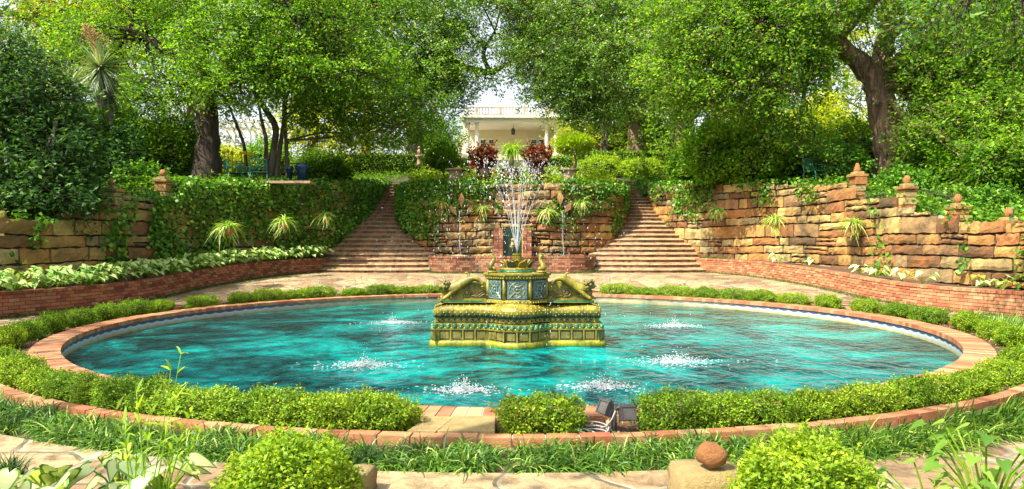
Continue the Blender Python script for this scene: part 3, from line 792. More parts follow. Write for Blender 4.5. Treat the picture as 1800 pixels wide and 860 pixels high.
for i in range(8):                              # pierced tile grilles on the faces
    a, c = Vector(HEX[i]), Vector(HEX[(i+1) % 8]); t = (c-a).normalized(); n = Vector((t.y, -t.x)); L = (c-a).length
    T = Vector((t.x,t.y,0)); Nn = Vector((n.x,n.y,0)); M = Matrix((T, Vector((0,0,1)), Nn)).transposed()
    ctr = Vector(((a.x+c.x)/2, (a.y+c.y)/2, ZB+.642))
    hw, hh = L/2-.045, .142
    b = MB()
    for sx in (-1, 1): b.box(ctr+T*sx*(hw-.014)+Nn*.014, (.028,.028,2*hh), 0, M=Matrix((T,Nn,Vector((0,0,1)))).transposed())
    for sz in (-1, 1): b.box(ctr+Vector((0,0,sz*(hh-.014)))+Nn*.0145, (2*hw-.057,.027,.028), 0, M=Matrix((T,Nn,Vector((0,0,1)))).transposed())
    q = min(hw, hh)
    b.torus(ctr+Nn*.018, q*.36, .014, M, 18, 5); b.torus(ctr+Nn*.016, q*.80, .013, M, 22, 5)
    for k in range(4):
        an = PI/4+k*PI/2; dr = T*math.cos(an)+Vector((0,0,1))*math.sin(an)
        b.tube([ctr+dr*q*.36+Nn*.016, ctr+dr*q*1.3+Nn*.016], .018, 5)
        an = k*PI/2; dr = T*math.cos(an)+Vector((0,0,1))*math.sin(an)
        b.tube([ctr+Nn*.016, ctr+dr*q*.36+Nn*.016], .012, 5); b.torus(ctr+dr*q*.80+Nn*.014, q*.22, .012, M, 12, 5)
    b.ball(ctr+Nn*.02, q*.16, 0, 8, 5)
    g = b.build('grille', GLAZE_B, fount)
    b = MB(); b.box(ctr+Nn*.003, (2*hw-.03,.006,2*hh-.03), 0, M=Matrix((T,Nn,Vector((0,0,1)))).transposed()); b.build('backing', GOLD, g)
b = MB(); b.lathe([(.30,.895),(.31,.905),(.31,.93),(.27,.94)], (0,0,ZB), 32); b.build('green_disc', GLAZE_G, fount, True)
b = MB(); b.lathe([(.28,.94),(.285,.955),(.25,.97),(.10,.985)], (0,0,ZB), 32); b.build('bowl', GLAZE, fount, True)
def petal(an, r0, h, wd, mat):
    R = Matrix.Rotation(an, 3, 'Z'); V = []; F = []; nv, nu = 6, 5
    for j in range(nv):
        v = j/(nv-1)
        for i in range(nu):
            u = i/(nu-1)*2-1; wv = wd*math.sin(PI*(.18+.75*v))**.7*(1-.15*(j == nv-1))
            V.append(R @ Vector((r0+.075*v*v+.02*(u*u)-.0, u*wv, ZB+.955+h*v-(.02*abs(u) if j == nv-1 else 0))))
    for j in range(nv-1):
        for i in range(nu-1): F.append((j*nu+i, j*nu+i+1, (j+1)*nu+i+1, (j+1)*nu+i))
    b = MB(); b.add(V, F); o = b.build('petal', mat, fount, True)
    md = o.modifiers.new('thick', 'SOLIDIFY'); md.thickness = .012
for k in range(8): petal(k*PI/4+PI/8, .20, .125, .07, GLAZE_K if k % 2 else GLAZE)
for k in range(8): petal(k*PI/4, .13, .15, .06, GLAZE)
b = MB(); b.lathe([(.05,.97),(.045,1.05),(.06,1.06),(.07,1.10),(.07,1.16),(.062,1.165),(.075,1.18),(.075,1.20),(.03,1.20)], (0,0,ZB), 18)
for k in range(14):
    a = 2*PI*k/14; b.box((.072*math.cos(a), .072*math.sin(a), ZB+1.13), (.012,.012,.07), rz=a)
b.build('nozzle', GLAZE, fount)
for sx in (-1, 1):                              # curled fish finials on the front corners
    b = MB(); X0 = sx*.385
    b.box((X0, -.30, ZB+.915), (.15,.15,.035)); b.box((X0, -.30, ZB+.94), (.11,.11,.03))
    pts = [(X0-sx*.02,-.33,ZB+.955),(X0+sx*.035,-.34,ZB+.985),(X0+sx*.02,-.31,ZB+1.04),(X0-sx*.015,-.30,ZB+1.09),(X0-sx*.02,-.30,ZB+1.14),(X0+sx*.015,-.30,ZB+1.18),(X0+sx*.04,-.30,ZB+1.205)]
    b.tube(pts, [.028,.05,.046,.038,.028,.018,.006], 9); b.tube([pts[5], (X0-sx*.03,-.30,ZB+1.215)], [.02,.004], 6)
    b.ball((X0-sx*.03,-.35,ZB+.965), .03)
    b.build('fish_finial', GLAZE, fount, True)
for sx in (-1, 1):                              # low wing slabs that carry the lions
    b = MB(); n = 2
    pr = [(.45,.462),(1.20,.462),(1.205,.62),(1.12,.66),(.95,.69),(.80,.735),(.45,.745)]
    vs = [(sx*x,-.17,ZB+z) for x,z in pr]+[(sx*x,.17,ZB+z) for x,z in pr]; m = len(pr)
    fs = [tuple(range(m)), tuple(range(2*m-1,m-1,-1))]+[(i, i+m, (i+1)%m+m, (i+1)%m) for i in range(m)]
    if sx < 0: fs = [f[::-1] for f in fs]
    b.add(vs, fs)
    b.box((sx*.82,0,ZB+.475), (.80,.42,.03))
    b.build('wing_slab', GLAZE, fount)
    b = MB()                                    # wave and ball relief
    for k, (z0, am) in enumerate(((.60,.02),(.57,.025),(.54,.02))):
        b.tube([(sx*(.50+.032*i), -.185, ZB+z0-.004*i+am*math.sin(i*1.05+k*.5)) for i in range(8)], .011, 5)
    b.torus((sx*.80,-.18,ZB+.575), .055, .014, Matrix.Rotation(PI/2,3,'X'), 16, 5); b.ball((sx*.80,-.175,ZB+.575), (.042,.02,.042))
    for k in range(6):
        a = k*PI/3; b.ball((sx*.80+.072*math.cos(a), -.175, ZB+.575+.072*math.sin(a)), .017, 0, 6, 4)
    b.tube([(sx*.87,-.178,ZB+.57),(sx*.95,-.178,ZB+.56),(sx*1.05,-.178,ZB+.565)], .013, 6)
    b.build('wave_relief', GLAZE_D, fount, True)

def skinned(name, nodes, edges, mat, parent, sub=2, root=0):
    me = bpy.data.meshes.new(name+'_cage'); me.from_pydata([n[0] for n in nodes], edges, [])
    o = bpy.data.objects.new(name, me); COL.objects.link(o)
    o.modifiers.new('skin', 'SKIN'); o.modifiers.new('sub', 'SUBSURF').levels = sub
    for i, n in enumerate(nodes):
        r = n[1]; r = r if hasattr(r, '__len__') else (r, r)
        me.skin_vertices[0].data[i].radius = r; me.skin_vertices[0].data[i].use_root = (i == root)
    dg = bpy.context.evaluated_depsgraph_get(); ev = o.evaluated_get(dg); m2 = bpy.data.meshes.new_from_object(ev)
    o.modifiers.clear(); o.data = m2; bpy.data.meshes.remove(me); m2.name = name
    m2.materials.clear(); m2.materials.append(mat)
    m2.polygons.foreach_set('use_smooth', [True]*len(m2.polygons)); o.parent = parent
    return o
for sx in (-1, 1):                              # lions pouncing head-down towards the ends
    q = lambda x, z, y=-.20: (sx*x, y, ZB+z)
    nodes = [(q(.80,.745),.075),(q(.92,.70),.078),(q(1.03,.655),.085),(q(1.10,.665),.07),(q(1.16,.70),.075),(q(1.22,.68),.045),(q(1.245,.668),.03), # rump..chest, neck, head, muzzle
             (q(1.02,.60,-.26),.05),(q(1.07,.545,-.27),.036),(q(1.13,.505,-.27),.032),(q(1.18,.475,-.28),.03),                  # near foreleg
             (q(1.06,.60,-.13),.05),(q(1.12,.56,-.12),.036),(q(1.17,.52,-.13),.03),(q(1.23,.49,-.14),.028),                      # far foreleg
             (q(.74,.80,-.24),.062),(q(.66,.815,-.26),.042),(q(.60,.79,-.26),.03),(q(.55,.745,-.27),.027),(q(.545,.70,-.28),.026),  # near hind leg
             (q(.74,.79,-.13),.055),(q(.67,.80,-.12),.04),(q(.61,.765,-.12),.03),(q(.575,.72,-.13),.026),
             (q(.76,.84,-.18),.022),(q(.79,.90,-.18),.018),(q(.83,.885,-.18),.022)]
    edges = [(0,1),(1,2),(2,3),(3,4),(4,5),(5,6),(2,7),(7,8),(8,9),(9,10),(2,11),(11,12),(12,13),(13,14),(0,15),(15,16),(16,17),(17,18),(18,19),(0,20),(20,21),(21,22),(22,23),(0,24),(24,25),(25,26)]
    li = skinned('lion', nodes, edges, GLAZE, fount)
    b = MB(); c0 = Vector(q(1.13,.70))
    for k in range(46):                         # curled mane
        a = random.uniform(0, 2*PI); e = random.uniform(-.9, .9)
        dr = Vector((math.cos(a)*math.cos(e), math.sin(a)*math.cos(e), math.sin(e)))
        if dr.x*sx > .62 and dr.z < .4: continue
        b.ball(c0+Vector((dr.x*.085, dr.y*.09, dr.z*.095)), random.uniform(.018,.03), 0, 7, 5, .1)
    b.build('mane', GLAZE_D, li, True)
    b = MB()
    for yy in (-.235, -.165): b.ball(q(1.205,.72,yy), .012, 0, 6, 4)
    b.ball(q(1.255,.685), (.014,.02,.012), 0, 6, 4)
    b.build('eyes', GLAZE_K, li, True)
    for fx, fz, fy in ((1.195,.47,-.285),(1.245,.485,-.145),(.543,.685,-.285),(.575,.705,-.135)):
        b = MB()
        for k in range(3): b.ball(q(fx+.004*k, fz-.004, fy+(k-1)*.02), (.02,.013,.014), 0, 6, 4)
        b.build('paw', GLAZE, li, True)

# ------------------------------------------------------------------ jets, drops and splashes
NZ = Vector((FX, FY, 1.2))
jet = empty('water_jet', tuple(NZ)); tag(jet, 'spray of white water jets rising from the fountain top', 'water jet')
g = 9.81; drops = []
for k in range(14):
    an = 2*PI*k/14+random.uniform(-.12,.12); sp = random.uniform(.75, 1.45) if k % 3 else random.uniform(.2,.5); v = random.uniform(5.0, 5.6)
    vx, vy = sp*math.cos(an), sp*math.sin(an); pts = []; rad = []
    for i in range(15):
        t = i/14*.30
        pts.append((vx*t+random.uniform(-.004,.004), vy*t, v*t-.5*g*t*t)); rad.append(.0048*(1-.55*i/14)*random.uniform(.55,1.3))
    b = MB(); b.tube(pts, rad, 6); b.build('stream', DROP, jet, True)
    for i in range(70):
        t = random.uniform(.30, 1.3); s = random.gauss(0, .06)*t
        drops.append((vx*t+s, vy*t+random.gauss(0,.04)*t, v*t-.5*g*t*t+random.gauss(0,.03), random.uniform(.003,.0075)))
for i in range(700):
    an = random.uniform(0, 2*PI); v = random.uniform(4.8, 5.9); sp = random.uniform(.15, 2.3); t = random.uniform(.42, 1.45)
    drops.append((sp*math.cos(an)*t, sp*math.sin(an)*t, v*t-.5*g*t*t, random.uniform(.0025,.0055)))
b = MB()
for x, y, z, r in drops:
    if z < -1.38: continue
    b.ball((x, y, z), (r, r, r*random.uniform(1.2,3.4)), 0, 5, 3)
o = b.build('droplets', DROP, jet); o['kind'] = 'stuff'
SPL = [(690,567,.55,'white splash on the water, left of the fountain near the far rim'),(640,642,.55,'white splash on the water, leftmost and lower of those left of the fountain'),
       (815,686,.42,'white splash nearest the stepping slab, in front of the fountain'),(1185,573,.6,'white splash right of the fountain, nearest the far rim'),
       (1190,636,.7,'large white splash right of the fountain, middle of the pool'),(1055,680,.5,'white splash in front of the fountain, towards the floodlight')]
for px, py, sz, lab in SPL:
    d = 1200*1.52/(py-435); c = P(px, py, d); b = MB(); sz *= .46
    for i in range(520):
        r = abs(random.gauss(0, .5))*sz; a = random.uniform(0, 2*PI); hh = random.expovariate(1)*.045*max(.15, 1-r/sz); q = random.uniform(.0025,.007)
        b.ball((r*math.cos(a)*1.7, r*math.sin(a), hh), (q*random.uniform(1,1.8), q, q), 0, 5, 3)
    for i in range(260):                         # foam lying on the ripples
        r = abs(random.gauss(0, .75))*sz; a = random.uniform(0, 2*PI); q = random.uniform(.004,.012)
        b.ball((r*math.cos(a)*1.8, r*math.sin(a), .001), (q*random.uniform(1,2.6), q*.8, .004), 0, 6, 3, .2)
    o = b.build('water_splash', DROP, loc=(c.x, c.y, -.22)); tag(o, lab, 'splash', 'splashes where the jets fall back')
for px, lab in ((808,'thin water trickle down the rounded wall, left of the niche'),(988,'thin water trickle down the rounded wall, right of the niche')):
    a = P(px, 372, 24.7); b = MB(); pts = [(0,.05,0)]+[(random.uniform(-.02,.02)+.03*i/8, -.12-.05*math.sqrt(i/8), -(a.z-.93)*i/8) for i in range(1, 9)]
    b.tube(pts, [.007*random.uniform(.5,1.2) for _ in pts], 5)
    for i in range(90):
        u = random.random(); b.ball((random.gauss(0,.05)+.03*u, -.16+random.gauss(0,.04), -(a.z-.93)*u), random.uniform(.004,.010), 0, 5, 3)
    for i in range(60): b.ball((.03+random.gauss(0,.12), -.17+random.gauss(0,.08), -(a.z-.93)+abs(random.gauss(0,.05))), random.uniform(.006,.016), 0, 5, 3)
    o = b.build('water_trickle', DROP, loc=tuple(a)); tag(o, lab, 'trickle', 'trickles down the rounded wall')

# ------------------------------------------------------------------ twin floodlight by the pool edge
fl = empty('floodlight', (.785, 5.0, -.05)); fl.scale = (.84,.84,.84); tag(fl, 'grey twin headed floodlight on a short post beside the pool', 'floodlight')
b = MB(); b.tube([(-.045,0,-.05),(-.045,0,.10),(-.045,0,.235)], .024, 12); b.tube([(-.045,0,.0),(-.045,0,.012)], .034, 12); b.build('post', BRONZE, fl, True)
def lamp_head(c, M, w_, h_, d_):
    b = MB(); c = Vector(c)
    def bx(cc, s, tp=1.0): b.box(c+M @ Vector(cc), s, 0, M=M, taper=tp)
    bx((0, 0, 0), (w_, d_, h_)); bx((0, d_*.62, .004), (w_*.82, d_*.26, h_*.82))
    bx((0,-d_*.5-.008,h_*.5-.006), (w_+.016,.018,.014)); bx((0,-d_*.5-.008,-h_*.5+.006), (w_+.016,.018,.014))
    for s in (-1,1): bx((s*(w_*.5-.002),-d_*.5-.008,0), (.012,.0175,h_-.012))
    bx((0,-d_*.1,h_*.5+.008), (w_*.8,d_*.6,.014))
    for s in (-1,1): b.tube([c+M @ Vector((s*.012, -d_*.1, h_*.5+.016)), c+M @ Vector((s*.03, -d_*.15, h_*.5+.026))], .004, 6)
    b.tube([c+M @ Vector((-w_*.5-.004, d_*.3, h_*.3)), c+M @ Vector((-w_*.5-.022, d_*.3, h_*.3))], .010, 8)
    o = b.build('lamp_head', BRONZE, fl)
    bv = o.modifiers.new('bevel', 'BEVEL'); bv.width = .004; bv.segments = 2
    b = MB(); b.box(c+M @ Vector((0,-d_*.5-.0035,0)), (w_-.014,.006,h_-.022), 0, M=M); b.build('lens', LENS, o)
lamp_head((.062,-.03,.165), Matrix.Rotation(.10,3,'Z') @ Matrix.Rotation(-.30,3,'X'), .125, .125, .10)
lamp_head((-.11,.01,.20), Matrix.Rotation(-1.05,3,'Z') @ Matrix.Rotation(-.45,3,'X'), .12, .12, .075)
b = MB(); b.tube([(-.05,.0,.20),(.0,-.005,.215),(.05,.0,.20)], .016, 8); b.tube([(-.05,.0,.21),(-.09,.0,.22)], .016, 8); b.build('bracket', BRONZE, fl)
b = MB()
for k in range(3):
    R = .085+.012*k; cx_, cy_ = -.005*k, .01*k
    b.torus((cx_, cy_, .014+.012*k), R, .0045, Matrix.Rotation(.10+.12*k,3,'X') @ Matrix.Diagonal((1.15,.75,1)), 32, 6)
b.torus((-.05,-.045,.03), .075, .0045, Matrix.Rotation(.25,3,'Y') @ Matrix.Diagonal((1.1,.7,1)), 32, 6)
b.tube([(.06,.05,.03),(.10,.03,.05),(.14,.03,.10),(.165,.03,.16)], .0045, 6); b.tube([(.05,-.05,.02),(.12,-.06,.012),(.2,-.04,.012)], .0045, 6)
o = b.build('cable_coil', CABLE, smooth=True, loc=(.585, 4.92, -.045)); tag(o, 'loose coil of pale grey cable lying on the mulch', 'cable')
# ------------------------------------------------------------------ foliage builders (numpy)
def unit(v): return v/np.maximum(np.linalg.norm(v, axis=-1, keepdims=True), 1e-9)
def leaf_quads(Pn, L, W, rng, up=0.6, out=None, outw=0.0, var=.35, droop=0.0):
    """one folded four-cornered leaf at each point; returns V (4n,3), F (n,4)"""
    n = len(Pn); ax = rng.normal(size=(n,3)); ax[:,2] = ax[:,2]*.55-droop
    if out is not None: ax += out*outw
    ax = unit(ax)
    nz = rng.normal(size=(n,3))*.55; nz[:,2] += up
    if out is not None: nz += out*outw
    sd = unit(np.cross(ax, nz)); nn = np.cross(sd, ax)
    l = L*(1+rng.uniform(-var, var, n))[:,None]; w = W*(1+rng.uniform(-var, var, n))[:,None]
    mid = Pn+ax*l*.48
    V = np.stack([Pn, mid+sd*w*.5+nn*w*.14, Pn+ax*l-nn*l*.06, mid-sd*w*.5+nn*w*.14], 1).reshape(-1,3)
    return V, np.arange(4*n).reshape(-1,4)
def ball_pts(n, rng, shell=.0):
    d = unit(rng.normal(size=(n,3))); r = rng.uniform(shell**3, 1, n)**(1/3)
    return d*r[:,None], d
def blades(base, dirs, L, W, droop, rng, seg=4, var=.3):
    """arching strap leaves: base (n,3), dirs (n,3) initial directions"""
    n = len(base); l = L*(1+rng.uniform(-var, var, n)); w = W*(1+rng.uniform(-.25,.25, n)); dr = droop*(1+rng.uniform(-.5,.5, n))
    sd = unit(np.cross(dirs, np.array([0,0,1.0]))+rng.normal(size=(n,3))*.15)
    rows = []
    for k in range(seg+1):
        u = k/seg; c = base+dirs*(l*u)[:,None]; c[:,2] -= dr*l*u*u
        ww = (w*(1-u**2.2)*.5*(0.75+.5*min(1, u*3)))[:,None]
        rows += [c-sd*ww, c+sd*ww]
    V = np.stack(rows, 1); m = 2*(seg+1)
    F = np.array([[2*k, 2*k+1, 2*k+3, 2*k+2] for k in range(seg)])
    return V.reshape(-1,3), (np.arange(n)[:,None,None]*m+F[None]).reshape(-1,4)
def twigs(p0, p1, r):
    n = len(p0); ax = unit(p1-p0); a = unit(np.cross(ax, np.array([.31,.27,.91]))); b_ = np.cross(ax, a); rows = []
    for q, rr in ((p0, r), ((p0+p1)/2-np.array([0,0,.03]), r*.7), (p1, r*.3)):
        for k in range(3): rows.append(q+(a*math.cos(k*2.094)+b_*math.sin(k*2.094))*rr)
    F = np.array([[j*3+k, j*3+(k+1)%3, j*3+3+(k+1)%3, j*3+3+k] for j in range(2) for k in range(3)])
    return np.stack(rows, 1).reshape(-1,3), (np.arange(n)[:,None,None]*9+F[None]).reshape(-1,4)
def cone_dirs(n, rng, spread, up=1.0):
    a = rng.uniform(0, 2*PI, n); s = spread*np.sqrt(rng.uniform(0, 1, n))
    return unit(np.stack([np.cos(a)*s, np.sin(a)*s, np.full(n, up)], 1))

# ------------------------------------------------------------------ trees
def smooth_path(pts, n=5):
    """pts of (x,y,z,r) -> Catmull-Rom points and radii"""
    Q = [np.array(p, float) for p in pts]; out = []
    for i in range(len(Q)-1):
        p0 = Q[max(i-1,0)]; p1 = Q[i]; p2 = Q[i+1]; p3 = Q[min(i+2,len(Q)-1)]
        for k in range(n):
            u = k/n; out.append(0.5*((2*p1)+(p2-p0)*u+(2*p0-5*p1+4*p2-p3)*u*u+(3*p1-p0-3*p2+p3)*u**3))
    out.append(Q[-1]); return out
def tree(name, label, cat, stems, lobes, leaf=(.10,.055), per=85, cr=.5, mat='oak', bark=None, group=None, seed=1, shell=.45, limb=.10, up=.7, droop=.1, sides=12, flare=1.0):
    """stems: lists of (x,y,z,r); lobes: (centre, radii, clumps[, stem index])"""
    rng = np.random.default_rng(seed); random.seed(seed); bark = bark or BARK_D
    base = stems[0][0]
    root = empty(name, (base[0], base[1], base[2])); tag(root, label, cat, group); B = np.array(base[:3])
    b = MB(); ends = []
    for st in stems:
        sp = smooth_path(st); pts = []; rad = []
        for i, q in enumerate(sp):
            j = rng.normal(size=3)*q[3]*.06; pts.append(tuple(q[:3]-B+j)); f = 1+(.35*flare*max(0, 1-i/4) if st is stems[0] or st[0][2] < base[2]+.3 else 0); rad.append(q[3]*f)
        b.tube(pts, rad, sides, wob=.07); ends.append(sp)
    b.build('trunk', bark, root, True)
    VV = []; 
    for lb in lobes:
        c, r, k = np.array(lb[0], float), np.array(lb[1], float), lb[2]
        cand = [(np.linalg.norm((q[:3]-c)*np.array([1,1,.7]))+(1.2 if q[2] > c[2] else 0), j, e) for j, e_ in enumerate(ends) for e, q in enumerate(e_) if e >= len(e_)*.38]
        _, j_, e2 = min(cand); s0 = ends[j_][e2]
        m = (s0[:3]+c)/2+rng.normal(size=3)*.35*min(1, np.linalg.norm(c-s0[:3])/3); m[2] += .25
        b = MB(); r0 = min(limb, s0[3]*.8)
        lp = smooth_path([(*s0[:3], r0), (*m, r0*.7), (*c, r0*.35)], 5); b.tube([tuple(q[:3]-B) for q in lp], [q[3] for q in lp], 7, wob=.1)
        k2 = int(k*2.3); u, du = ball_pts(k2, rng, shell); cc = c+u*r
        js = rng.integers(len(lp)//2, len(lp), k2); S0 = np.array([lp[j][:3] for j in js])
        for t, s in zip(cc[::5], S0[::5]):
            mm = (s+t)/2+rng.normal(size=3)*.15; b.tube([tuple(s-B), tuple(mm-B), tuple(t-B)], [.035, .022, .008], 4, cap=False)
        o_ = unit(cc-c); dr = unit(o_*.75+rng.normal(size=(k2,3))*.6+np.array([0,0,-.12-droop])); Ls = cr*rng.uniform(.9, 2.2, k2)
        tv, tf = twigs(cc-dr*(Ls*.25)[:,None]-B, cc+dr*Ls[:,None]-B, .009); b.arrays(tv, tf)
        b.build('branch', bark, root, True)
        m = max(6, int(per*.31)); uu = rng.uniform(-.25, 1.0, (k2, m))
        jit = rng.normal(size=(k2, m, 3))*(.09+.05*leaf[0]/.1)*np.array([1,1,.6])*(1.15-.6*np.clip(uu,0,1))[...,None]
        p = (cc[:,None]+dr[:,None]*(Ls[:,None]*uu)[...,None]+jit).reshape(-1,3)
        out = np.repeat(unit(dr+o_*.3), m, 0)
        V, F = leaf_quads(p, leaf[0], leaf[1], rng, up, out, .5, droop=droop); VV.append(V-B)
    V = np.concatenate(VV); b = MB(); b.arrays(V, np.arange(len(V)).reshape(-1,4)); o = b.build('crown', G[mat], root)
    return root
def T(px, py, d, r): q = P(px, py, d); return (q.x, q.y, q.z, r)
def LB(px, py, d, rx, rz, k, ry=None, *a): q = P(px, py, d); return ((q.x, q.y, q.z), (rx, ry if ry else rx*.75, rz), k, *a)
def gpt(px, d, sink=.1):
    x = (px-900)/1200*d; return (x, d, float(terr(x, d))-sink)

# ---- the big dark oak on the left
g0 = gpt(362, 25)
tree('oak_tree', 'big dark trunked oak on the left terrace, behind the green iron chairs', 'tree',
  [[(g0[0],25,g0[2],.50), T(366,250,25,.40), T(362,190,25,.40), T(352,120,25.2,.36), T(345,40,25.5,.28), T(340,-60,26,.2)],
   [T(364,178,25,.26), T(398,120,24.8,.2), T(440,60,24.5,.16), T(500,0,24,.1)],
   [T(356,150,25,.2), T(300,95,25,.16), T(230,50,25,.1)]],
  [LB(250,70,25.5,2.6,1.5,70), LB(330,20,26,2.6,1.6,70), LB(430,60,24.2,2.5,1.4,75), LB(520,20,23.5,2.4,1.4,70), LB(420,140,23.3,1.7,.9,50), LB(300,150,24.5,1.7,1.0,40), LB(560,110,23.4,1.9,1.1,55), LB(200,130,26.5,1.8,1.3,40),
   LB(380,-70,25,4,1.8,70), LB(250,-10,25,2.4,1.0,40), LB(450,-10,24.5,2.4,1.0,46), LB(600,60,24,2.2,1.5,60), LB(560,-50,24,2.6,1.4,50), LB(500,130,23.5,1.8,1.0,52), LB(410,90,23.4,1.8,1.1,52), LB(250,170,25,1.3,.8,30), LB(640,130,23.6,1.5,.9,40), LB(150,60,25.5,1.6,1.0,30)],
  leaf=(.115,.066), per=108, cr=.52, mat='oak', seed=21, limb=.12)
# ---- slim many-stemmed tree beside the chairs
g1 = gpt(470, 26.5)
tree('multi_stem_tree', 'slim tree with several bare grey stems beside the iron chairs', 'tree',
  [[(g1[0],26.5,g1[2],.16), T(481,262,26.5,.14), T(484,225,26.5,.13), T(468,195,26.5,.11), T(446,160,26.4,.08), T(430,110,26.3,.05)],
   [(g1[0]+.25,26.6,g1[2],.10), T(492,262,26.6,.09), T(498,215,26.7,.08), T(500,150,26.7,.06)],
   [(g1[0]-.05,26.4,g1[2],.09), T(468,250,26.3,.08), T(463,225,26.3,.07), T(455,185,26.2,.05)],
   [(g1[0]+.75,26.7,g1[2],.09), T(504,275,26.8,.08), T(502,230,26.8,.07), T(503,180,26.8,.05), T(515,120,26.8,.03)],
   [(g1[0]-.9,26.9,g1[2],.09), T(430,262,26.9,.07), T(418,225,26.9,.06), T(404,190,27,.04)]],
  [LB(450,130,26.3,1.5,.8,30), LB(530,150,26.6,1.8,.8,42), LB(600,180,26.2,1.6,.9,32), LB(570,120,26.5,1.8,.9,42), LB(660,185,25.8,1.4,.9,34), LB(620,235,25.6,1.0,.6,22), LB(400,185,27.5,1.0,.5,14), LB(700,225,25.8,1.1,.7,24), LB(560,200,25.9,1.1,.6,26), LB(740,180,26,1.1,.8,24)],
  leaf=(.12,.07), per=85, cr=.40, mat='oak', bark=BARK_G, seed=33, limb=.05, sides=8, flare=.3)
# ---- oak behind the left stair, arching to the middle
g2 = gpt(735, 41)
tree('oak_tree', 'leafy oak arching over the left stair towards the white house', 'tree',
  [[(g2[0],41,g2[2],.42), T(728,200,40.5,.38), T(745,140,36,.28), T(800,118,30,.18), T(862,128,29.5,.13), T(890,110,29.3,.07)],
   [T(735,160,38,.24), T(700,90,33,.16), T(660,20,30,.1)],
   [T(862,128,29.5,.11), T(850,95,29.4,.09), T(870,55,29.3,.05)]],
  [LB(700,150,29.5,1.7,1.1,60), LB(640,110,29,2.0,1.3,60), LB(770,160,28.8,1.3,1.0,48), LB(740,215,28.5,1.1,.6,24), LB(780,80,29,1.6,1.0,46), LB(700,40,29.5,2.4,1.2,66), LB(620,20,29,2.4,1.3,60), LB(780,20,30,1.7,.9,36), 
   LB(690,245,28.5,.9,.4,14), LB(820,50,29.5,1.0,.8,20), LB(660,-50,29,3.5,1.3,50), LB(740,-10,28.5,2.0,.9,36), LB(660,10,28,1.8,1.0,36), LB(745,100,28.4,1.6,1.2,60), LB(800,130,28.6,1.1,.8,34), LB(820,-20,29,1.4,.8,24), LB(870,0,29,1.2,.5,20), LB(852,140,29.2,.6,.8,9), LB(890,70,29.5,.7,.7,9)],
  leaf=(.115,.064), per=110, cr=.50, mat='silver', seed=35)
# ---- oak on the right of the house, drooping sprays of glossy leaves
g3 = gpt(1120, 41)
tree('oak_tree', 'glossy leaved oak hanging over the right stair, pale forked trunk behind the hedge', 'tree',
  [[(g3[0],41,g3[2],.50), T(1116,230,41,.42), T(1128,205,40.6,.38), T(1150,170,38,.28), T(1160,110,34,.20), T(1150,40,31,.12)],
   [T(1116,225,41,.3), T(1106,205,40.5,.22), T(1090,170,36,.14), T(1040,110,31,.09)]],
  [LB(940,100,28.5,1.3,1.2,50), LB(1000,60,28.5,1.9,1.4,68), LB(1060,120,28,1.7,1.2,66), LB(1110,60,28.5,2.0,1.3,66), LB(1150,150,28,1.4,1.0,54), LB(1000,165,28.5,1.4,.8,50), LB(925,40,29.5,.9,.9,26), LB(1060,190,28.5,1.3,.6,36), LB(1190,180,28,1.1,.6,30),
   LB(960,-10,28.5,1.6,1.0,36), LB(1080,-20,28.5,2.5,1.3,56), LB(910,70,29,.8,1.2,34), LB(1040,90,27.6,1.6,1.3,60), LB(935,120,28.8,.7,.6,20), LB(920,5,29,1.2,.6,24), LB(950,165,28.8,.8,.4,12), LB(1030,205,28.6,.7,.4,14), LB(880,-40,27,2.4,.7,30), LB(1010,5,28,2.0,.9,36), LB(1100,-10,28,2.0,.9,36), LB(1010,120,28,1.2,1.0,50), LB(1170,90,27.5,1.6,1.2,50)],
  leaf=(.115,.062), per=110, cr=.48, mat='silver', bark=BARK_R, seed=47, droop=.35)
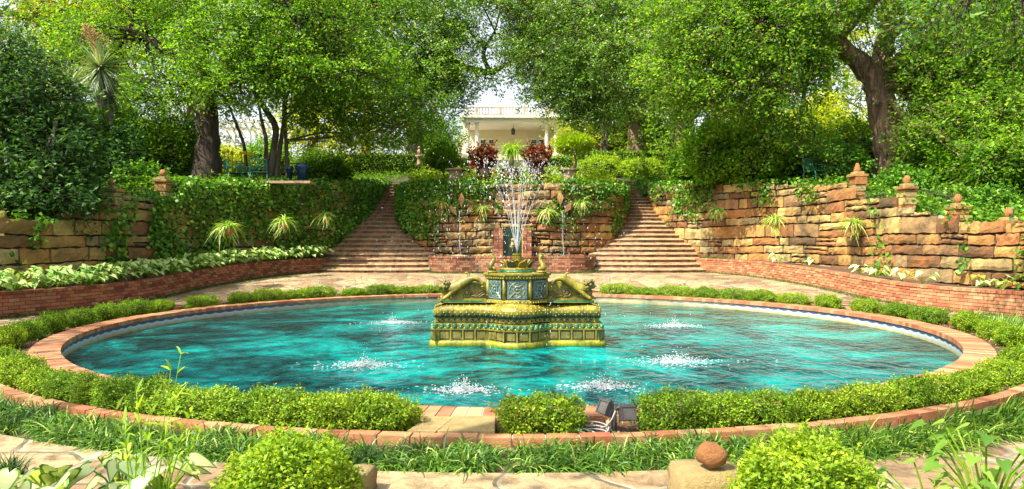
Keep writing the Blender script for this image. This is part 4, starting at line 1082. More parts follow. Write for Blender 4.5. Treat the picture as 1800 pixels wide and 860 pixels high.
# ---- the huge leaning tree on the right
g4 = gpt(1578, 23.5)
tree('leaning_tree', 'huge leaning brown trunk dividing into heavy limbs behind the bare stone wall', 'tree',
  [[(g4[0],23.5,g4[2],.62), T(1566,255,23.5,.52), T(1551,190,23.5,.45), T(1538,140,23.5,.42), T(1500,100,23.3,.31), T(1462,68,23,.25), T(1420,40,22.6,.17), T(1370,10,22,.1)],
   [T(1540,150,23.5,.38), T(1552,95,23.6,.33), T(1560,40,23.8,.26), T(1570,-40,24,.18)],
   [T(1545,150,23.5,.34), T(1580,110,23.7,.28), T(1615,75,24,.21), T(1680,40,24.2,.14), T(1740,10,24.5,.09)]],
  [LB(1330,60,22,2.2,1.4,80), LB(1250,100,22.5,1.9,1.3,75), LB(1400,0,22.5,2.4,1.3,66), LB(1310,150,22.3,1.7,1.0,66), LB(1220,30,23,2.2,1.3,66), LB(1250,170,23,1.2,.7,40), LB(1440,30,21.6,1.2,.6,26),
   LB(1620,50,22.3,1.7,.8,30), LB(1700,130,22,2.0,1.1,70), LB(1720,210,21,1.8,1.0,70), LB(1660,170,22.3,1.2,.8,34), LB(1780,110,21.5,1.6,1.4,60), LB(1760,280,19.5,1.2,.75,50), LB(1690,10,23,2.4,1.2,60), LB(1530,-30,22.5,2.8,1.0,50), LB(1640,240,22,1.1,.7,30),
   LB(1400,95,23,1.2,.7,26), LB(1590,-60,21,3.5,1.2,50), LB(1230,-20,22.5,2.0,.9,40), LB(1700,-20,22,2.2,.9,40), LB(1500,0,22.6,1.3,.5,20), LB(1820,30,21,2,1.5,60), LB(1200,130,22.8,1.5,1.0,54), LB(1370,180,22.2,1.2,.8,44), LB(1420,110,22.4,.9,.6,24), LB(1700,70,21.5,1.8,1.0,54), LB(1770,200,20.5,1.2,1.0,50), LB(1400,240,22.6,.9,.6,26), LB(1650,120,21.8,1.1,.7,34), LB(1300,-40,22.5,2.6,1.2,50)],
  leaf=(.115,.066), per=108, cr=.48, mat='oak', bark=BARK_R, seed=51, limb=.13, flare=.5)
b = MB()                                         # knots and stubs on the trunk
q = P(1541,180,23.02); b.ball(tuple(q), (.13,.1,.11), 0, 9, 6, .12)
lean = [o for o in S.objects if o.name == 'leaning_tree'][0]
o = b.build('knot', BARK_R, lean, True); o.data.transform(Matrix.Translation(-lean.location)); b = MB()
q = P(1478,88,22.9); b.tube([tuple(q), tuple(q+Vector((.06,-.28,.02)))], [.15,.13], 10, wob=.05)
o = b.build('branch_stub', BARK_R, lean, True); o.data.transform(Matrix.Translation(-lean.location))
random.seed(5)
b = MB()                                         # bare vines looping down the trunk
for k in range(16):
    x0 = 1500+random.uniform(0,90); p = P(x0, random.uniform(-20,90), 22.95); pts = [p]
    for i in range(6): pts.append(pts[-1]+Vector((random.uniform(-.25,.3), random.uniform(-.05,.05), -random.uniform(.2,.55))))
    b.tube(pts, .016, 5)
o = b.build('hanging_vine', BARK_G, lean, True); o.data.transform(Matrix.Translation(-lean.location))
# ---- dark compound-leaved tree at the left edge
g5 = gpt(20, 17)
tree('dark_leaved_tree', 'dense dark green tree at the extreme left behind the low wall', 'tree',
  [[(g5[0],17,g5[2],.16), T(25,280,17,.14), T(30,180,17,.11), T(35,90,17,.06)], [T(22,300,17,.10), T(90,220,16.6,.07), T(120,180,16.5,.03)]],
  [LB(20,110,17,1.0,.8,48), LB(60,180,16.6,1.1,.8,60), LB(10,230,16.2,1.1,.8,60), LB(80,280,16,1.0,.7,56), LB(30,330,15.6,1.1,.6,56), LB(110,330,15.8,.7,.45,32), LB(-60,180,16.5,1.2,1.4,60), LB(120,230,16.6,.6,.5,24), LB(70,350,15.4,.9,.3,30)],
  leaf=(.14,.055), per=95, cr=.42, mat='dark', seed=61, up=1.1)
# ---- big pale tree at far left top and far trees
random.seed(9)
FT = [('yellow', 90,45,40,3.6,2.0,'yellow green tree with a spreading limb behind the dark tree at far left'),
      ('oak', 215,40,44,4.0,2.6,'tall green tree between the yucca and the dark oak'),
      ('yellow', 545,38,40,3.4,2.4,'bright yellow green tree glowing behind the iron bench'),
      ('yellow', 640,46,48,4.2,2.8,'deep green tree rising behind the left clipped hedge'),
      ('yellow', 1060,42,46,3.4,2.0,'light yellow tree beside the right end of the house'),
      ('oak', 1190,40,44,4.2,2.8,'green tree behind the right clipped hedge'),
      ('oak', 1330,34,44,4.2,3.0,'dark green tree between the hedge and the leaning trunk'),
      ('yellow', 1450,38,44,4.4,3.2,'sunny green tree showing left of the leaning trunk'),
      ('oakdark', 1640,34,46,5.0,3.4,'shady tree directly behind the leaning trunk, right side'),
      ('oak', 1790,32,46,4.6,3.4,'tall green tree at the far right edge of the garden'),
      ('oak', -190,30,46,5.0,3.4,'broad tree beyond the extreme left edge of the garden'),
      ('oakdark', -20,34,46,5.0,3.6,'deep green tree filling the far left corner'),
      ('yellow', 330,42,46,4.6,3.0,'shaded green tree right behind the dark oak trunk')]
for i, (mt, px, d, _, rx, rz, lab) in enumerate(FT):
    gx = gpt(px, d); top = P(px, -10, d).z; hz = top-gx[2]
    L = []
    for k in range(5):
        L.append(((gx[0]+random.uniform(-1,1)*rx*.75, d+random.uniform(-1,1), gx[2]+hz*random.uniform(.2,1.05)), (rx*.75, rx*.55, rz*.6), 34))
    L.append(((gx[0], d+.5, gx[2]+1.4), (rx, 1.2, 1.2), 40))
    tree('garden_tree', lab, 'tree', [[(gx[0],d,gx[2],.28), (gx[0]+.2,d,gx[2]+hz*.4,.22), (gx[0]-.1,d,gx[2]+hz*.9,.1)]], L, leaf=(.19,.11), per=70, cr=.85, mat=mt, bark=BARK_R if i % 2 else BARK_D, seed=100+i, group='trees behind the terrace')
# limb of the yellow tree, top left
far = tag(tree('spreading_tree', 'tree with a crooked dark limb crossing the top left corner', 'tree',
  [[(gpt(120,33)[0]-1,33,gpt(120,33)[2],.3), T(105,120,33,.26), T(110,62,33,.22), T(70,38,32.5,.16), T(20,20,32,.1)], [T(108,70,33,.18), T(140,90,32,.12), T(160,100,31.5,.06)]],
  [LB(120,10,32,2.2,1.0,40), LB(40,30,31.5,1.6,.6,16), LB(180,60,32,1.8,1.1,36), LB(150,-30,32,3,1.2,40), LB(60,-30,31,3,1.0,30)], leaf=(.13,.075), per=80, cr=.6, mat='yellow', bark=BARK_D, seed=71))

# ------------------------------------------------------------------ understory shrubs on the terraces
def mound(name, label, cat, c, r, n, leaf, mat, seed=1, group=None, stems=6, flat=1.0, box=False, core=True, rough=.16, sprigs=0):
    """one shrub: leaves through the outer part of an uneven dome (or clipped block), on short stems"""
    rng = np.random.default_rng(seed); random.seed(seed)
    r = np.array(r, float); root = empty(name, c); tag(root, label, cat, group)
    d = unit(rng.normal(size=(n,3)))
    if box:
        m = 4.0; d = d/((np.abs(d)**m).sum(1)**(1/m))[:,None]
    ph = rng.uniform(0, 6.28, 6)
    wv = 1+rough*(np.sin(d[:,0]*5+ph[0])*np.sin(d[:,1]*5+ph[1])+np.sin(d[:,2]*6+ph[2])*np.cos(d[:,0]*7+ph[3]))*.7
    sh = rng.uniform(.62, 1.04, n)**.8
    p = d*(wv*sh)[:,None]*r; p[:,2] += r[2]; 
    keep = p[:,2] > r[2]*.06; p = p[keep]; dd = d[keep]
    if sprigs:
        k = rng.integers(0, len(p), sprigs); bs = p[k]; m = 8
        dr = unit(dd[k]*.5+np.array([0,0,1.0])+rng.normal(size=(sprigs,3))*.25); h = leaf[0]*rng.uniform(1.2, 3.2, sprigs)
        ex = (bs[:,None,:]+dr[:,None,:]*(h[:,None]*np.linspace(.1,1,m)[None])[...,None]).reshape(-1,3)
        p = np.concatenate([p, ex]); dd = np.concatenate([dd, np.repeat(dr, m, 0)])
    V, F = leaf_quads(p, leaf[0], leaf[1], rng, .5, dd, .7)
    b = MB(); b.arrays(V, F); b.build('foliage', G[mat], root)
    b = MB()
    for k in range(stems):
        a = random.uniform(0, 6.28); q = Vector((math.cos(a)*r[0]*.55, math.sin(a)*r[1]*.55, r[2]*random.uniform(.9,1.5)))
        b.tube([(q.x*.15, q.y*.15, -.03), (q.x*.5, q.y*.5, q.z*.5), tuple(q)], [r[2]*.035, r[2]*.025, r[2]*.008], 5)
    if core: b.ball((0,0,r[2]*.9), tuple(r*.58), 0, 10, 7, .12)
    b.build('branches', TWIG, root)
    return root
US = [ # px, d, rx, rz(half height), mat, label
 (170,22,1.2,1.35,'under','shaded leafy shrub below the yuccas'),(215,24,1.2,1.3,'under','tall shaded shrub left of the dark oak trunk'),(275,25,1.3,1.2,'under','bushy shrub close against the dark oak trunk, left side'),(245,20.5,.8,.4,'ivy','low ferny shrub behind the left pier tops'),
 (310,27.5,1.2,1.4,'dark','dark shrub behind the dark oak trunk, left side'),(130,20.6,1.1,1.35,'under','dark tall shrub under the yucca crowns'),(205,20.8,.8,1.0,'dark','dark shrub in front of the lower yucca trunk'),(575,28,1.0,.55,'under','dark rounded shrub right of the blue pot'),(560,31,1.2,.8,'under','green shrub behind the blue pot'),
 (395,33,1.3,.9,'yellow','yellow green shrub under the pergola'),(470,34,1.4,1.0,'oak','leafy shrub behind the slim stems'),(345,30,1.0,1.1,'under','shrub seen past the right side of the dark oak trunk'),
 (1215,27.5,.9,.9,'under','tall leafy shrub at the head of the right stair'),(1260,25,1.3,1.2,'oak','dense shrub above the right wall, nearest the stair'),(1330,24.2,1.4,1.2,'oak','pale leafy shrub above the bare wall, left of the green chair'),(1390,25,1.2,1.0,'oak','shrub directly behind the green chair'),
 (1470,23.4,1.1,.75,'ivy','bright shrub between the green chair and the leaning trunk'),(1500,26,1.5,1.3,'under','tall shrub hidden behind the leaning trunk'),(1640,22.5,1.2,.9,'under','shrub just right of the leaning trunk base'),(1710,21,1.2,.9,'oak','airy sunny shrub behind the right piers'),(1780,19.5,1.2,.8,'under','shrub at the right edge behind the low wall'),
 (1440,28,2.0,1.8,'yellow','broad tall shrub filling the gap behind the green chair'),(1300,28,1.8,1.7,'under','broad tall shrub above the right stair wall'),(1690,27,2.0,1.7,'dark','deep shaded shrub far behind the right piers'),(1600,27,1.6,1.3,'dark','deep shaded shrub behind the leaning trunk base'),(1740,17.5,.7,.35,'ivy','low ivy like shrub behind the last right pier'),(1590,20.5,.8,.3,'ivy','low shrub growing between the two tallest right piers'),
 (1060,36,1.3,.6,'bush','bright flowering shrub under the forked trunk'),(1130,35,1.2,.55,'bush','bright low shrub in front of the right hedge top'),(1105,46,2.6,2.0,'oak','broad tall shrub behind the pale forked trunk'),(1030,47,2.0,1.5,'yellow','sunny shrub against the side wing of the house'),(1175,44,2.2,1.9,'under','tall shrub behind the right end of the bright hedge'),(765,46,2.0,1.6,'oak','tall shrub filling the gap left of the house'),
 (40,20,1.0,.7,'dark','dark shrub low at the far left wall'),(20,24,1.6,2.0,'dark','tall dark shrub at the far left edge')]
for i, (px, d, rx, rz, mt, lab) in enumerate(US):
    c = gpt(px, d); mound('garden_shrub', lab, 'shrub', c, (rx, rx*.8, rz), int(2600*rx*(rz+.6)), (.125,.07) if mt not in ('ivy','bush') else (.10,.07), mt, 200+i, 'shrubs on the terraces', rough=.25, sprigs=120)

# clipped hedges in front of the house
def hedge(label, x0, x1, y, h, dep, seed, mat='hedge', rz=0):
    rng = np.random.default_rng(seed); L = x1-x0; xm = (x0+x1)/2; z = float(terr(xm, y))-.05
    root = empty('clipped_hedge', (xm, y, z)); tag(root, label, 'hedge'); n = int(L*h*900)
    u = rng.uniform(-.5,.5,(n,3)); f = rng.integers(0, 4, n)
    u[f <= 1,1] = -.5; u[f == 2,2] = .5; u[f == 3,0] = np.sign(u[f == 3,0])*.5
    p = u*np.array([L, dep, h])+np.array([0,0,h/2])+rng.normal(size=(n,3))*.035
    o_ = np.zeros((n,3)); o_[f <= 1,1] = -1; o_[f == 2,2] = 1
    V, F = leaf_quads(p, .10, .07, rng, .5, o_, .5); b = MB(); b.arrays(V, F); b.build('foliage', G[mat], root)
    b = MB(); b.box((0,0,h/2-.02), (L-.1, dep-.1, h-.08)); b.build('branches', TWIG, root)
hedge('dark clipped hedge above the left stair', -9.6, -5.0, 38, 1.12, 1.0, 1)
hedge('bright clipped hedge above the right stair', 3.6, 9.2, 38, 1.25, 1.0, 2)
hedge('short low hedge in front of the house steps, left of the potted plants', -5.0, -1.9, 39.5, .8, .8, 3)
hedge('short low hedge right of the house steps, behind the round topped bonsai', 1.9, 3.4, 39.5, .9, .8, 4)
# ------------------------------------------------------------------ yuccas
def yucca(label, px, py, d, R, n, seed, spike=None, heads=1):
    rng = np.random.default_rng(seed); c = P(px, py, d); gz_ = float(terr(c.x, d))-.1
    root = empty('yucca', (c.x, d, gz_)); tag(root, label, 'yucca', 'yuccas on the left terrace'); h = c.z-gz_
    b = MB(); b.tube([(0,0,0),(.06,0,h*.5),(0,0,h)], [.16,.13,.12], 9, wob=.08); b.build('trunk', BARK_G, root, True)
    dr = unit(rng.normal(size=(n,3))+np.array([0,0,.25])); base = np.tile([[0,0,h]], (n,1))+dr*.08
    V, F = blades(base, dr, R, .035, .12, rng, 3); b = MB(); b.arrays(V, F); b.build('rosette', G['yucca'], root)
    dr = unit(rng.normal(size=(n//2,3))*np.array([.5,.5,.2])+np.array([0,0,-.9])); V, F = blades(np.tile([[0,0,h-.1]], (n//2,1)), dr, R*1.1, .03, .05, rng, 2)
    b = MB(); b.arrays(V, F); b.build('dry_skirt', G['dead'] if n < 200 else G['yucca'], root)
    if spike:
        q = Vector(P(*spike, d))-root.location; m = Vector((0,0,h)); b = MB()
        b.tube([tuple(m), tuple((m+q)/2+Vector((.05,0,.1))), tuple(q)], [.04,.03,.008], 7); s = q-m
        for k in range(44):
            u = .35+.65*k/44; p = m+s*u+Vector((.05,0,.1))*(1-abs(2*u-1)); L = .62*(1.1-u)
            a = k*2.4; e = p+Vector((math.cos(a)*L, math.sin(a)*L, L*.55)); b.tube([tuple(p), tuple((p+e)/2+Vector((0,0,-.02))), tuple(e)], [.014,.010,.004], 4)
            for j in range(5): b.ball(tuple(p+(e-p)*(.3+.17*j)), .022, 0, 5, 3)
        b.build('flower_stalk', G['flower'], root)
yucca('tallest pale yucca on the left terrace carrying a tan flower stalk', 176, 118, 21, .95, 260, 1, (150, 42))
yucca('blue green yucca head left of the flowering yucca', 122, 152, 20, .75, 220, 2)
yucca('lower yucca head with a drooping skirt, right of the flowering yucca', 190, 160, 21.5, .65, 200, 3)

# ------------------------------------------------------------------ ivy on the walls
def ivy(label, path, s0, s1, zb, zt, side, dens, seed, cover, size=.115, over=.5, name='ivy_creeper', thick=1.0):
    """cover(s, z, rng): chance of leaf growth; leaves hang on the court face and spill over the top"""
    rng = np.random.default_rng(seed); n = int((s1-s0)*3*dens*.62)
    s = rng.uniform(s0, s1, n); t = np.array([zt(q) for q in np.linspace(s0, s1, 60)]); bt = np.array([zb(q) for q in np.linspace(s0, s1, 60)])
    top = np.interp(s, np.linspace(s0, s1, 60), t); bot = np.interp(s, np.linspace(s0, s1, 60), bt)
    u = rng.uniform(0, 1, n); z = bot+(top-bot+.10)*u
    k = rng.uniform(0, 1, n) < cover(s, z, u); s, z, u, top = s[k], z[k], u[k], top[k]
    pp = path.at(s); nn = path.nrm(s)*side
    p = pp+nn*(.10+rng.uniform(.0, .12, len(s))*thick+.08*thick*sstep(.6,1.0,u))[:,None]; p[:,2] = z
    V1, F1 = leaf_quads(p, size, size*.9, rng, .15, nn-np.array([0,0,.35]), .9, droop=.5)
    m = int((s1-s0)*over*dens*.9); s = rng.uniform(s0, s1, m); top = np.interp(s, np.linspace(s0, s1, 60), t)
    q = path.at(s)-path.nrm(s)*side*rng.uniform(-.12*thick+.05*(thick < .5), .75, m)[:,None]; q[:,2] = top+rng.uniform(-.02, .16, m)+.05*np.sin(s*3.1)
    V2, F2 = leaf_quads(q, size, size*.9, rng, 1.1, None, 0)
    c = p.mean(0); b = MB(); b.arrays(np.concatenate([V1, V2])-c, np.concatenate([F1, F2+len(V1)]))
    o = b.build(name, G['ivy'], loc=tuple(c)); tag(o, label, 'ivy'); return o
def blob(seed, sc=1.0):
    r = np.random.default_rng(seed); ph = r.uniform(0, 6.28, (7,3))
    def f(s, z):
        v = 0
        for k in range(7): v = v+np.sin(s*sc*(0.8+.55*k)+ph[k,0])*np.cos(z*sc*(1.1+.6*k)+ph[k,1]+.5*np.sin(s+ph[k,2]))/(1+.35*k)
        return v/2.2
    return f
f1, f2, f3, f4 = blob(1), blob(2), blob(3), blob(4)
sL = lambda y: PWL.s_at_y(y)
lt, rt = wtop(PWL), wtop(PWR); lg = lambda s: gz(PWL)(s)+.45; rg = lambda s: gz(PWR)(s)+.45
ivy('thick ivy curtain over the left retaining wall, from the piers to the stair', PWL, sL(25.6), sL(18.2), lg, lt, -1, 520, 5, lambda s, z, u: np.clip(.72+.8*f1(s,z)+1.0*(u-.38), 0, 1), over=.6)
ivy('ivy curtain hanging along the left stair', PWL, sL(31.6), sL(25.6), lambda s: 1.3+.28*(sL(25.6)-s)**1.0 if False else float(np.interp(PWL.at(s)[1], [25.6,28,31.6],[.9,2.2,3.9])), lt, -1, 520, 6, lambda s, z, u: np.clip(.8+.5*f2(s,z), 0, 1), over=.8, thick=.2)
ivy('scattered ivy strands on the low end of the left wall', PWL, sL(18.2), sL(12.5), lg, lt, -1, 330, 7, lambda s, z, u: np.clip(1.6*f3(s*1.3,z*.6)-.35, 0, 1)*.9, over=.12)
ivy('ivy along the top of the wall beside the right stair', PWR, PWR.s_at_y(31.6), PWR.s_at_y(25.0), lambda s: float(np.interp(PWR.at(s)[1], [25,28,31.6],[1.0,2.4,3.9])), rt, 1, 430, 8, lambda s, z, u: np.clip(.15+.9*f2(s*1.2,z)+1.1*(u-.45), 0, 1), over=.8, thick=.2)
ivy('ivy tongues creeping down the bare right wall near the stair', PWR, PWR.s_at_y(25.0), PWR.s_at_y(20.0), rg, rt, 1, 420, 9, lambda s, z, u: np.clip(1.2*f4(s,z*.8)-.45+.9*(u-.5), 0, 1), over=.18)
ivy('thin ivy strands on the stepped end of the right wall', PWR, PWR.s_at_y(18.2), PWR.s_at_y(12.5), rg, rt, 1, 330, 10, lambda s, z, u: np.clip(1.7*f1(s*1.4+2,z*.5)-.55, 0, 1), over=.08)
wt2 = lambda s: ctop(s)+.02
h_ = PWC.L/2
ivy('heavy ivy mat on the left shoulder of the rounded wall', PWC, .4, h_-1.55, lambda s: float(np.interp(PWC.at(s)[1], [25,26.5,31.8],[1.2,1.9,3.9])), wt2, 1, 560, 11, lambda s, z, u: np.clip(.6+.5*f3(s,z)+1.3*(u-.3)-.6*sstep(h_-3.2, h_-1.6, s), 0, 1), over=1.2, thick=.3)
ivy('looser ivy mat on the right shoulder of the rounded wall', PWC, h_+1.7, PWC.L-.4, lambda s: float(np.interp(PWC.at(s)[1], [25,26.5,31.8],[1.2,1.9,3.9])), wt2, 1, 480, 12, lambda s, z, u: np.clip(.35+.7*f4(s,z)+1.2*(u-.3)-.4*sstep(h_+3, h_+1.7, s), 0, 1), over=1.2, thick=.3)
ivy('sparse ivy trails across the middle of the rounded wall', PWC, h_-1.7, h_+1.8, lambda s: 1.6, wt2, 1, 420, 13, lambda s, z, u: np.clip(1.3*f1(s*1.5,z*1.5)-.2+.6*(u-.5), 0, 1), over=.05)

# ground cover on the terraces, behind the wall tops
def cover_stuff(name, label, n, xr, yr, h, leaf, mat, seed, keep):
    rng = np.random.default_rng(seed); x = rng.uniform(*xr, n); y = rng.uniform(*yr, n); k = keep(x, y); x, y = x[k], y[k]
    z = terr(x, y)+h*rng.uniform(0, 1, len(x))**1.5*(1+.6*np.sin(x*2.3)*np.cos(y*1.9))
    V, F = leaf_quads(np.stack([x,y,z],1), leaf[0], leaf[1], rng, 1.0); b = MB(); b.arrays(V, F); o = b.build(name, G[mat]); tag(o, label, 'ground cover', kind='stuff')
notc = lambda x, y: ~in_poly(x, y, COURT)
cover_stuff('ground_cover', 'shaded leafy ground cover on the left terrace', 46000, (-22,-5.5), (10,37), .28, (.10,.06), 'under', 21, notc)
cover_stuff('ground_cover', 'leafy ground cover on the right terrace', 46000, (5.6,22), (10,37), .28, (.10,.06), 'under', 22, notc)
cover_stuff('ground_cover', 'bright ground cover between the potted plants on the middle terrace', 26000, (-4.9,4.9), (25.0,38), .42, (.11,.07), 'bush', 23, notc)

cover_stuff('ground_cover', 'low leafy cover on the bank behind the stepped right wall', 17000, (8.5,17), (11.5,20.5), .34, (.11,.075), 'ivy', 24, notc)
cover_stuff('ground_cover', 'low leafy cover on the bank behind the stepped left wall', 15000, (-17,-8.5), (11.5,20.5), .34, (.11,.075), 'under', 25, notc)

# ------------------------------------------------------------------ clipped box shrubs round the pool
BOXP = []
def ring_at(px, near, r=7.46):
    k = (px-900)/1200; a = 1+k*k; disc = CY*CY-a*(CY*CY-r*r)
    if disc < 0: return None
    y = (CY-math.sqrt(disc))/a if near else (CY+math.sqrt(disc))/a
    return k*y, y
protos = []
for i in range(6):
    p = mound('box_shrub', 'x', 'box shrub', (0,0,0), (.30,.24,.155), 8000, (.022,.0135), 'box', 300+i, 'clipped box shrubs round the pool', stems=7, box=i % 2 == 0, rough=.20, sprigs=330)
    protos.append(p)
ordn = ['first','second','third','fourth','fifth','sixth','seventh','eighth','ninth','tenth','eleventh','twelfth','thirteenth','fourteenth','fifteenth','sixteenth','seventeenth','eighteenth']
runs = {
 'nl': ([672,610,548,486,424,362,300,240,180,128,78,36,5], True, '{} box shrub left of the stepping slab along the near hedge', 1.0),
 'nr': ([1180,1266,1350,1432,1530,1598,1662,1716,1764,1797], True, '{} box shrub right of the floodlight along the near hedge', 1.0),
 'fl': ([755,714,670,625,560,520,470,423,355,285,237,188,140,92,48,14], False, '{} box shrub left of the fountain along the far rim', .92),
 'fr': ([1085,1130,1185,1240,1290,1340,1395,1455,1520,1577,1632,1700,1745,1780], False, '{} box shrub right of the fountain along the far rim', .92)}
used = set(); extra = {'nl': {2:'pale', 5:'dense'}}
def put_box(px, near, lab, sc=(1,1,1), i=0, r=7.46):
    q = ring_at(px, near, r)
    if q is None:
        return
    src = protos[i % 6]; rz = math.atan2(-(q[0]), (q[1]-CY))
    o = src if src not in used else dup(src)
    used.add(src)
    z = float(courtz(*q)); o.location = (q[0], q[1], z-.04); o.rotation_euler = (0,0,rz+random.uniform(-.2,.2)); o.scale = sc; o['label'] = lab; o['category'] = 'box shrub'; o['group'] = 'clipped box shrubs round the pool'
put_box(952, True, 'single rectangular box shrub between the stepping slab and the floodlight', (1.02,.86,.90), 0, 7.44)
n_ = 1
for key, (lst, near, fmt, s) in runs.items():
    for j, px in enumerate(lst):
        f = random.uniform(.9, 1.12); put_box(px, near, fmt.format(ordn[j]), (s*f*((.94 if key == 'nl' else .78) if near else np.interp(abs(px-900), [150,500,800], [1.62,1.35,1.12])), s*random.uniform(.76,.92), s*random.uniform(.72,.92)*(1 if near else 1.25)), n_, 7.44 if near else 7.5); n_ += 1

# ------------------------------------------------------------------ border grass
def grass_ring(name, label, r0, r1, a0, a1, n, L, W, droop, mat, seed, outw=.5, tufts=None):
    rng = np.random.default_rng(seed); m = tufts or n//46; ta = rng.uniform(a0, a1, m); tr = rng.uniform(r0, r1, m)
    k = rng.integers(0, m, n); a = ta[k]+rng.normal(size=n)*.0028; r = tr[k]+rng.normal(size=n)*.022
    x, y = r*np.sin(a), CY-r*np.cos(a); base = np.stack([x, y, courtz(x, y)-.03], 1)
    d = cone_dirs(n, rng, 1.35); o_ = np.stack([np.sin(a), -np.cos(a), np.zeros(n)], 1); d = unit(d+o_*outw)
    Ls = L(a) if callable(L) else L
    V, F = blades(base, d, Ls, W, droop, rng, 4); b = MB(); b.arrays(V, F); o = b.build(name, G[mat]); tag(o, label, 'grass', kind='stuff')
grass_ring('border_grass', 'strappy green border grass along the near side of the brick edging', 7.85, 8.27, -1.4, .30, 32000, .275, .0085, .80, 'grass', 31, .38)
grass_ring('border_grass', 'long sunlit border grass sweeping along the right of the brick edging', 7.88, 8.38, .26, 1.55, 34000, lambda a: .27+.21*sstep(.28,.75,a), .0088, .66, 'grass', 32, .85)
def strip_grass(name, label, path, s0, s1, n, L, seed, side, zf, o0=.05, o1=.28):
    rng = np.random.default_rng(seed); s = rng.uniform(s0, s1, n); p = path.at(s)+path.nrm(s)*side*rng.uniform(o0, o1, n)[:,None]; p[:,2] = [zf(a, b_) for a, b_ in p[:,:2]]
    V, F = blades(p, cone_dirs(n, rng, 1.1), L, .008, .6, rng, 3); b = MB(); b.arrays(V, F); o = b.build(name, G['mondo']); tag(o, label, 'grass', kind='stuff')
cz_ = lambda x, y: float(courtz(x, y))
strip_grass('mondo_grass', 'dark tufted grass at the foot of the left brick planter', PPL, .3, PPL.L, 5200, .15, 41, -1, cz_)
strip_grass('mondo_grass', 'dark tufted grass at the foot of the right brick planter', PPR, .3, PPR.L, 4200, .15, 42, 1, cz_)
strip_grass('mondo_grass', 'dark tufted grass at the foot of the lobed brick basin', BAS, 1.2, BAS.L-1.2, 2200, .20, 43, 1, cz_)
strip_grass('planter_grass', 'soft grass growing at the stair end of the right planter', PPR, .3, 2.6, 1500, .22, 44, -1, lambda x, y: cz_(x, y)+.44, .15, .6)
strip_grass('planter_grass', 'soft grass growing at the stair end of the left planter', PPL, .3, 2.0, 1100, .22, 45, 1, lambda x, y: cz_(x, y)+.44, .15, .6)
rng = np.random.default_rng(77)                   # bark chips and dry leaves on the bed
n = 5200; a = rng.uniform(0, 2*PI, n); r = rng.uniform(7.2, 7.7, n); x, y = r*np.sin(a), CY+r*np.cos(a)
V, F = leaf_quads(np.stack([x, y, courtz(x, y)-.008], 1), .04, .018, rng, 2.2); b = MB(); b.arrays(V, F); o = b.build('leaf_litter', G['dead']); tag(o, 'dry leaf litter on the mulch under the box shrubs', 'leaf litter', kind='stuff')
n = 900; x = rng.uniform(-9, 9, n); y = rng.uniform(3.6, 24, n); k = (np.hypot(x, y-CY) > 8.4) & in_poly(x, y, inner); x, y = x[k], y[k]
V, F = leaf_quads(np.stack([x, y, courtz(x, y)+.006], 1), .05, .025, rng, 3); b = MB(); b.arrays(V, F); o = b.build('fallen_leaves', G['dead']); tag(o, 'scattered fallen leaves on the flagstones', 'leaf litter', kind='stuff')

# ------------------------------------------------------------------ broad leaves (caladium, weed, lobed plant)
def broad_leaf(b, p, ax, nz, L, W, lobes=False, margin=.16, rng=None):
    """heart shaped blade: pale inner field (slot 0), green margin (slot 1), folded along the midrib, wavy edge"""
    ax = Vector(ax).normalized(); nz = Vector(nz); sd = ax.cross(nz).normalized(); nn = sd.cross(ax); p = Vector(p)
    prof = [(-.18,.28),(-.10,.46),(.08,.52),(.30,.44),(.52,.31),(.74,.17),(.90,.07)] if not lobes else [(-.12,.22),(-.02,.50),(.12,.30),(.28,.26),(.40,.44),(.52,.20),(.78,.12)]
    mid = [(u, 0) for u in (0,.08,.22,.38,.56,.76,.92)]
    V = []; 
    def at(u, v): 
        sag = -.22*u*u*L
        return p+ax*u*L+sd*v*W+nn*(abs(v)*W*.22+sag+ (random.uniform(-.02,.02)*L if abs(v) > .1 else 0))
    n = len(prof)
    for u, v in mid: V.append(at(u, 0))
    for s in (-1, 1):
        for u, v in prof: V.append(at(u*(1-margin)+.03, s*v*(1-margin*1.2)))
        for u, v in prof: V.append(at(u, s*v))
    tip = len(V); V.append(at(1.0, 0))
    F0, F1 = [], []
    for s, base in ((-1, n), (1, 3*n)):
        for i in range(n-1):
            f = (i, i+1, base+i+1, base+i); g_ = (base+i, base+i+1, base+n+i+1, base+n+i)
            if s > 0: f, g_ = f[::-1], g_[::-1]
            F0.append(f); F1.append(g_)
        F1.append((n-1, tip, base+2*n-1, base+n-1) if s < 0 else (base+n-1, base+2*n-1, tip, n-1))
    k = b.n; b.add(V, F0, 0)
    for q in F1: b.f.append(tuple(k+i for i in q)); b.m.append(1)
def caladium(label, c, R, nl, L, seed, group, mats=('cal_in','cal_out'), name='caladium', lean=(0,0), hmin=.5):
    random.seed(seed); root = empty(name, c); tag(root, label, 'leafy plant', group); lv = MB(); st = MB()
    for k in range(nl):
        a = random.uniform(0, 2*PI); r = R*math.sqrt(random.random()); h = R*random.uniform(hmin, 1.5)
        tip = Vector((math.cos(a)*r+lean[0]*R, math.sin(a)*r+lean[1]*R, h))
        st.tube([(0,0,0), tuple(tip*.55+Vector((0,0,h*.15))), tuple(tip)], [.006,.005,.004], 5)
        ax = Vector((math.cos(a)+lean[0], math.sin(a)+lean[1], random.uniform(-.75,-.1))); l = L*random.uniform(.7,1.2)
        broad_leaf(lv, tip, ax, (random.uniform(-.3,.3), random.uniform(-.5,.1), 1), l, l*.78)
    lv.build('leaves', [G[mats[0]], G[mats[1]]], root, True); st.build('stalks', G['weed'], root); return root
k_ = 0
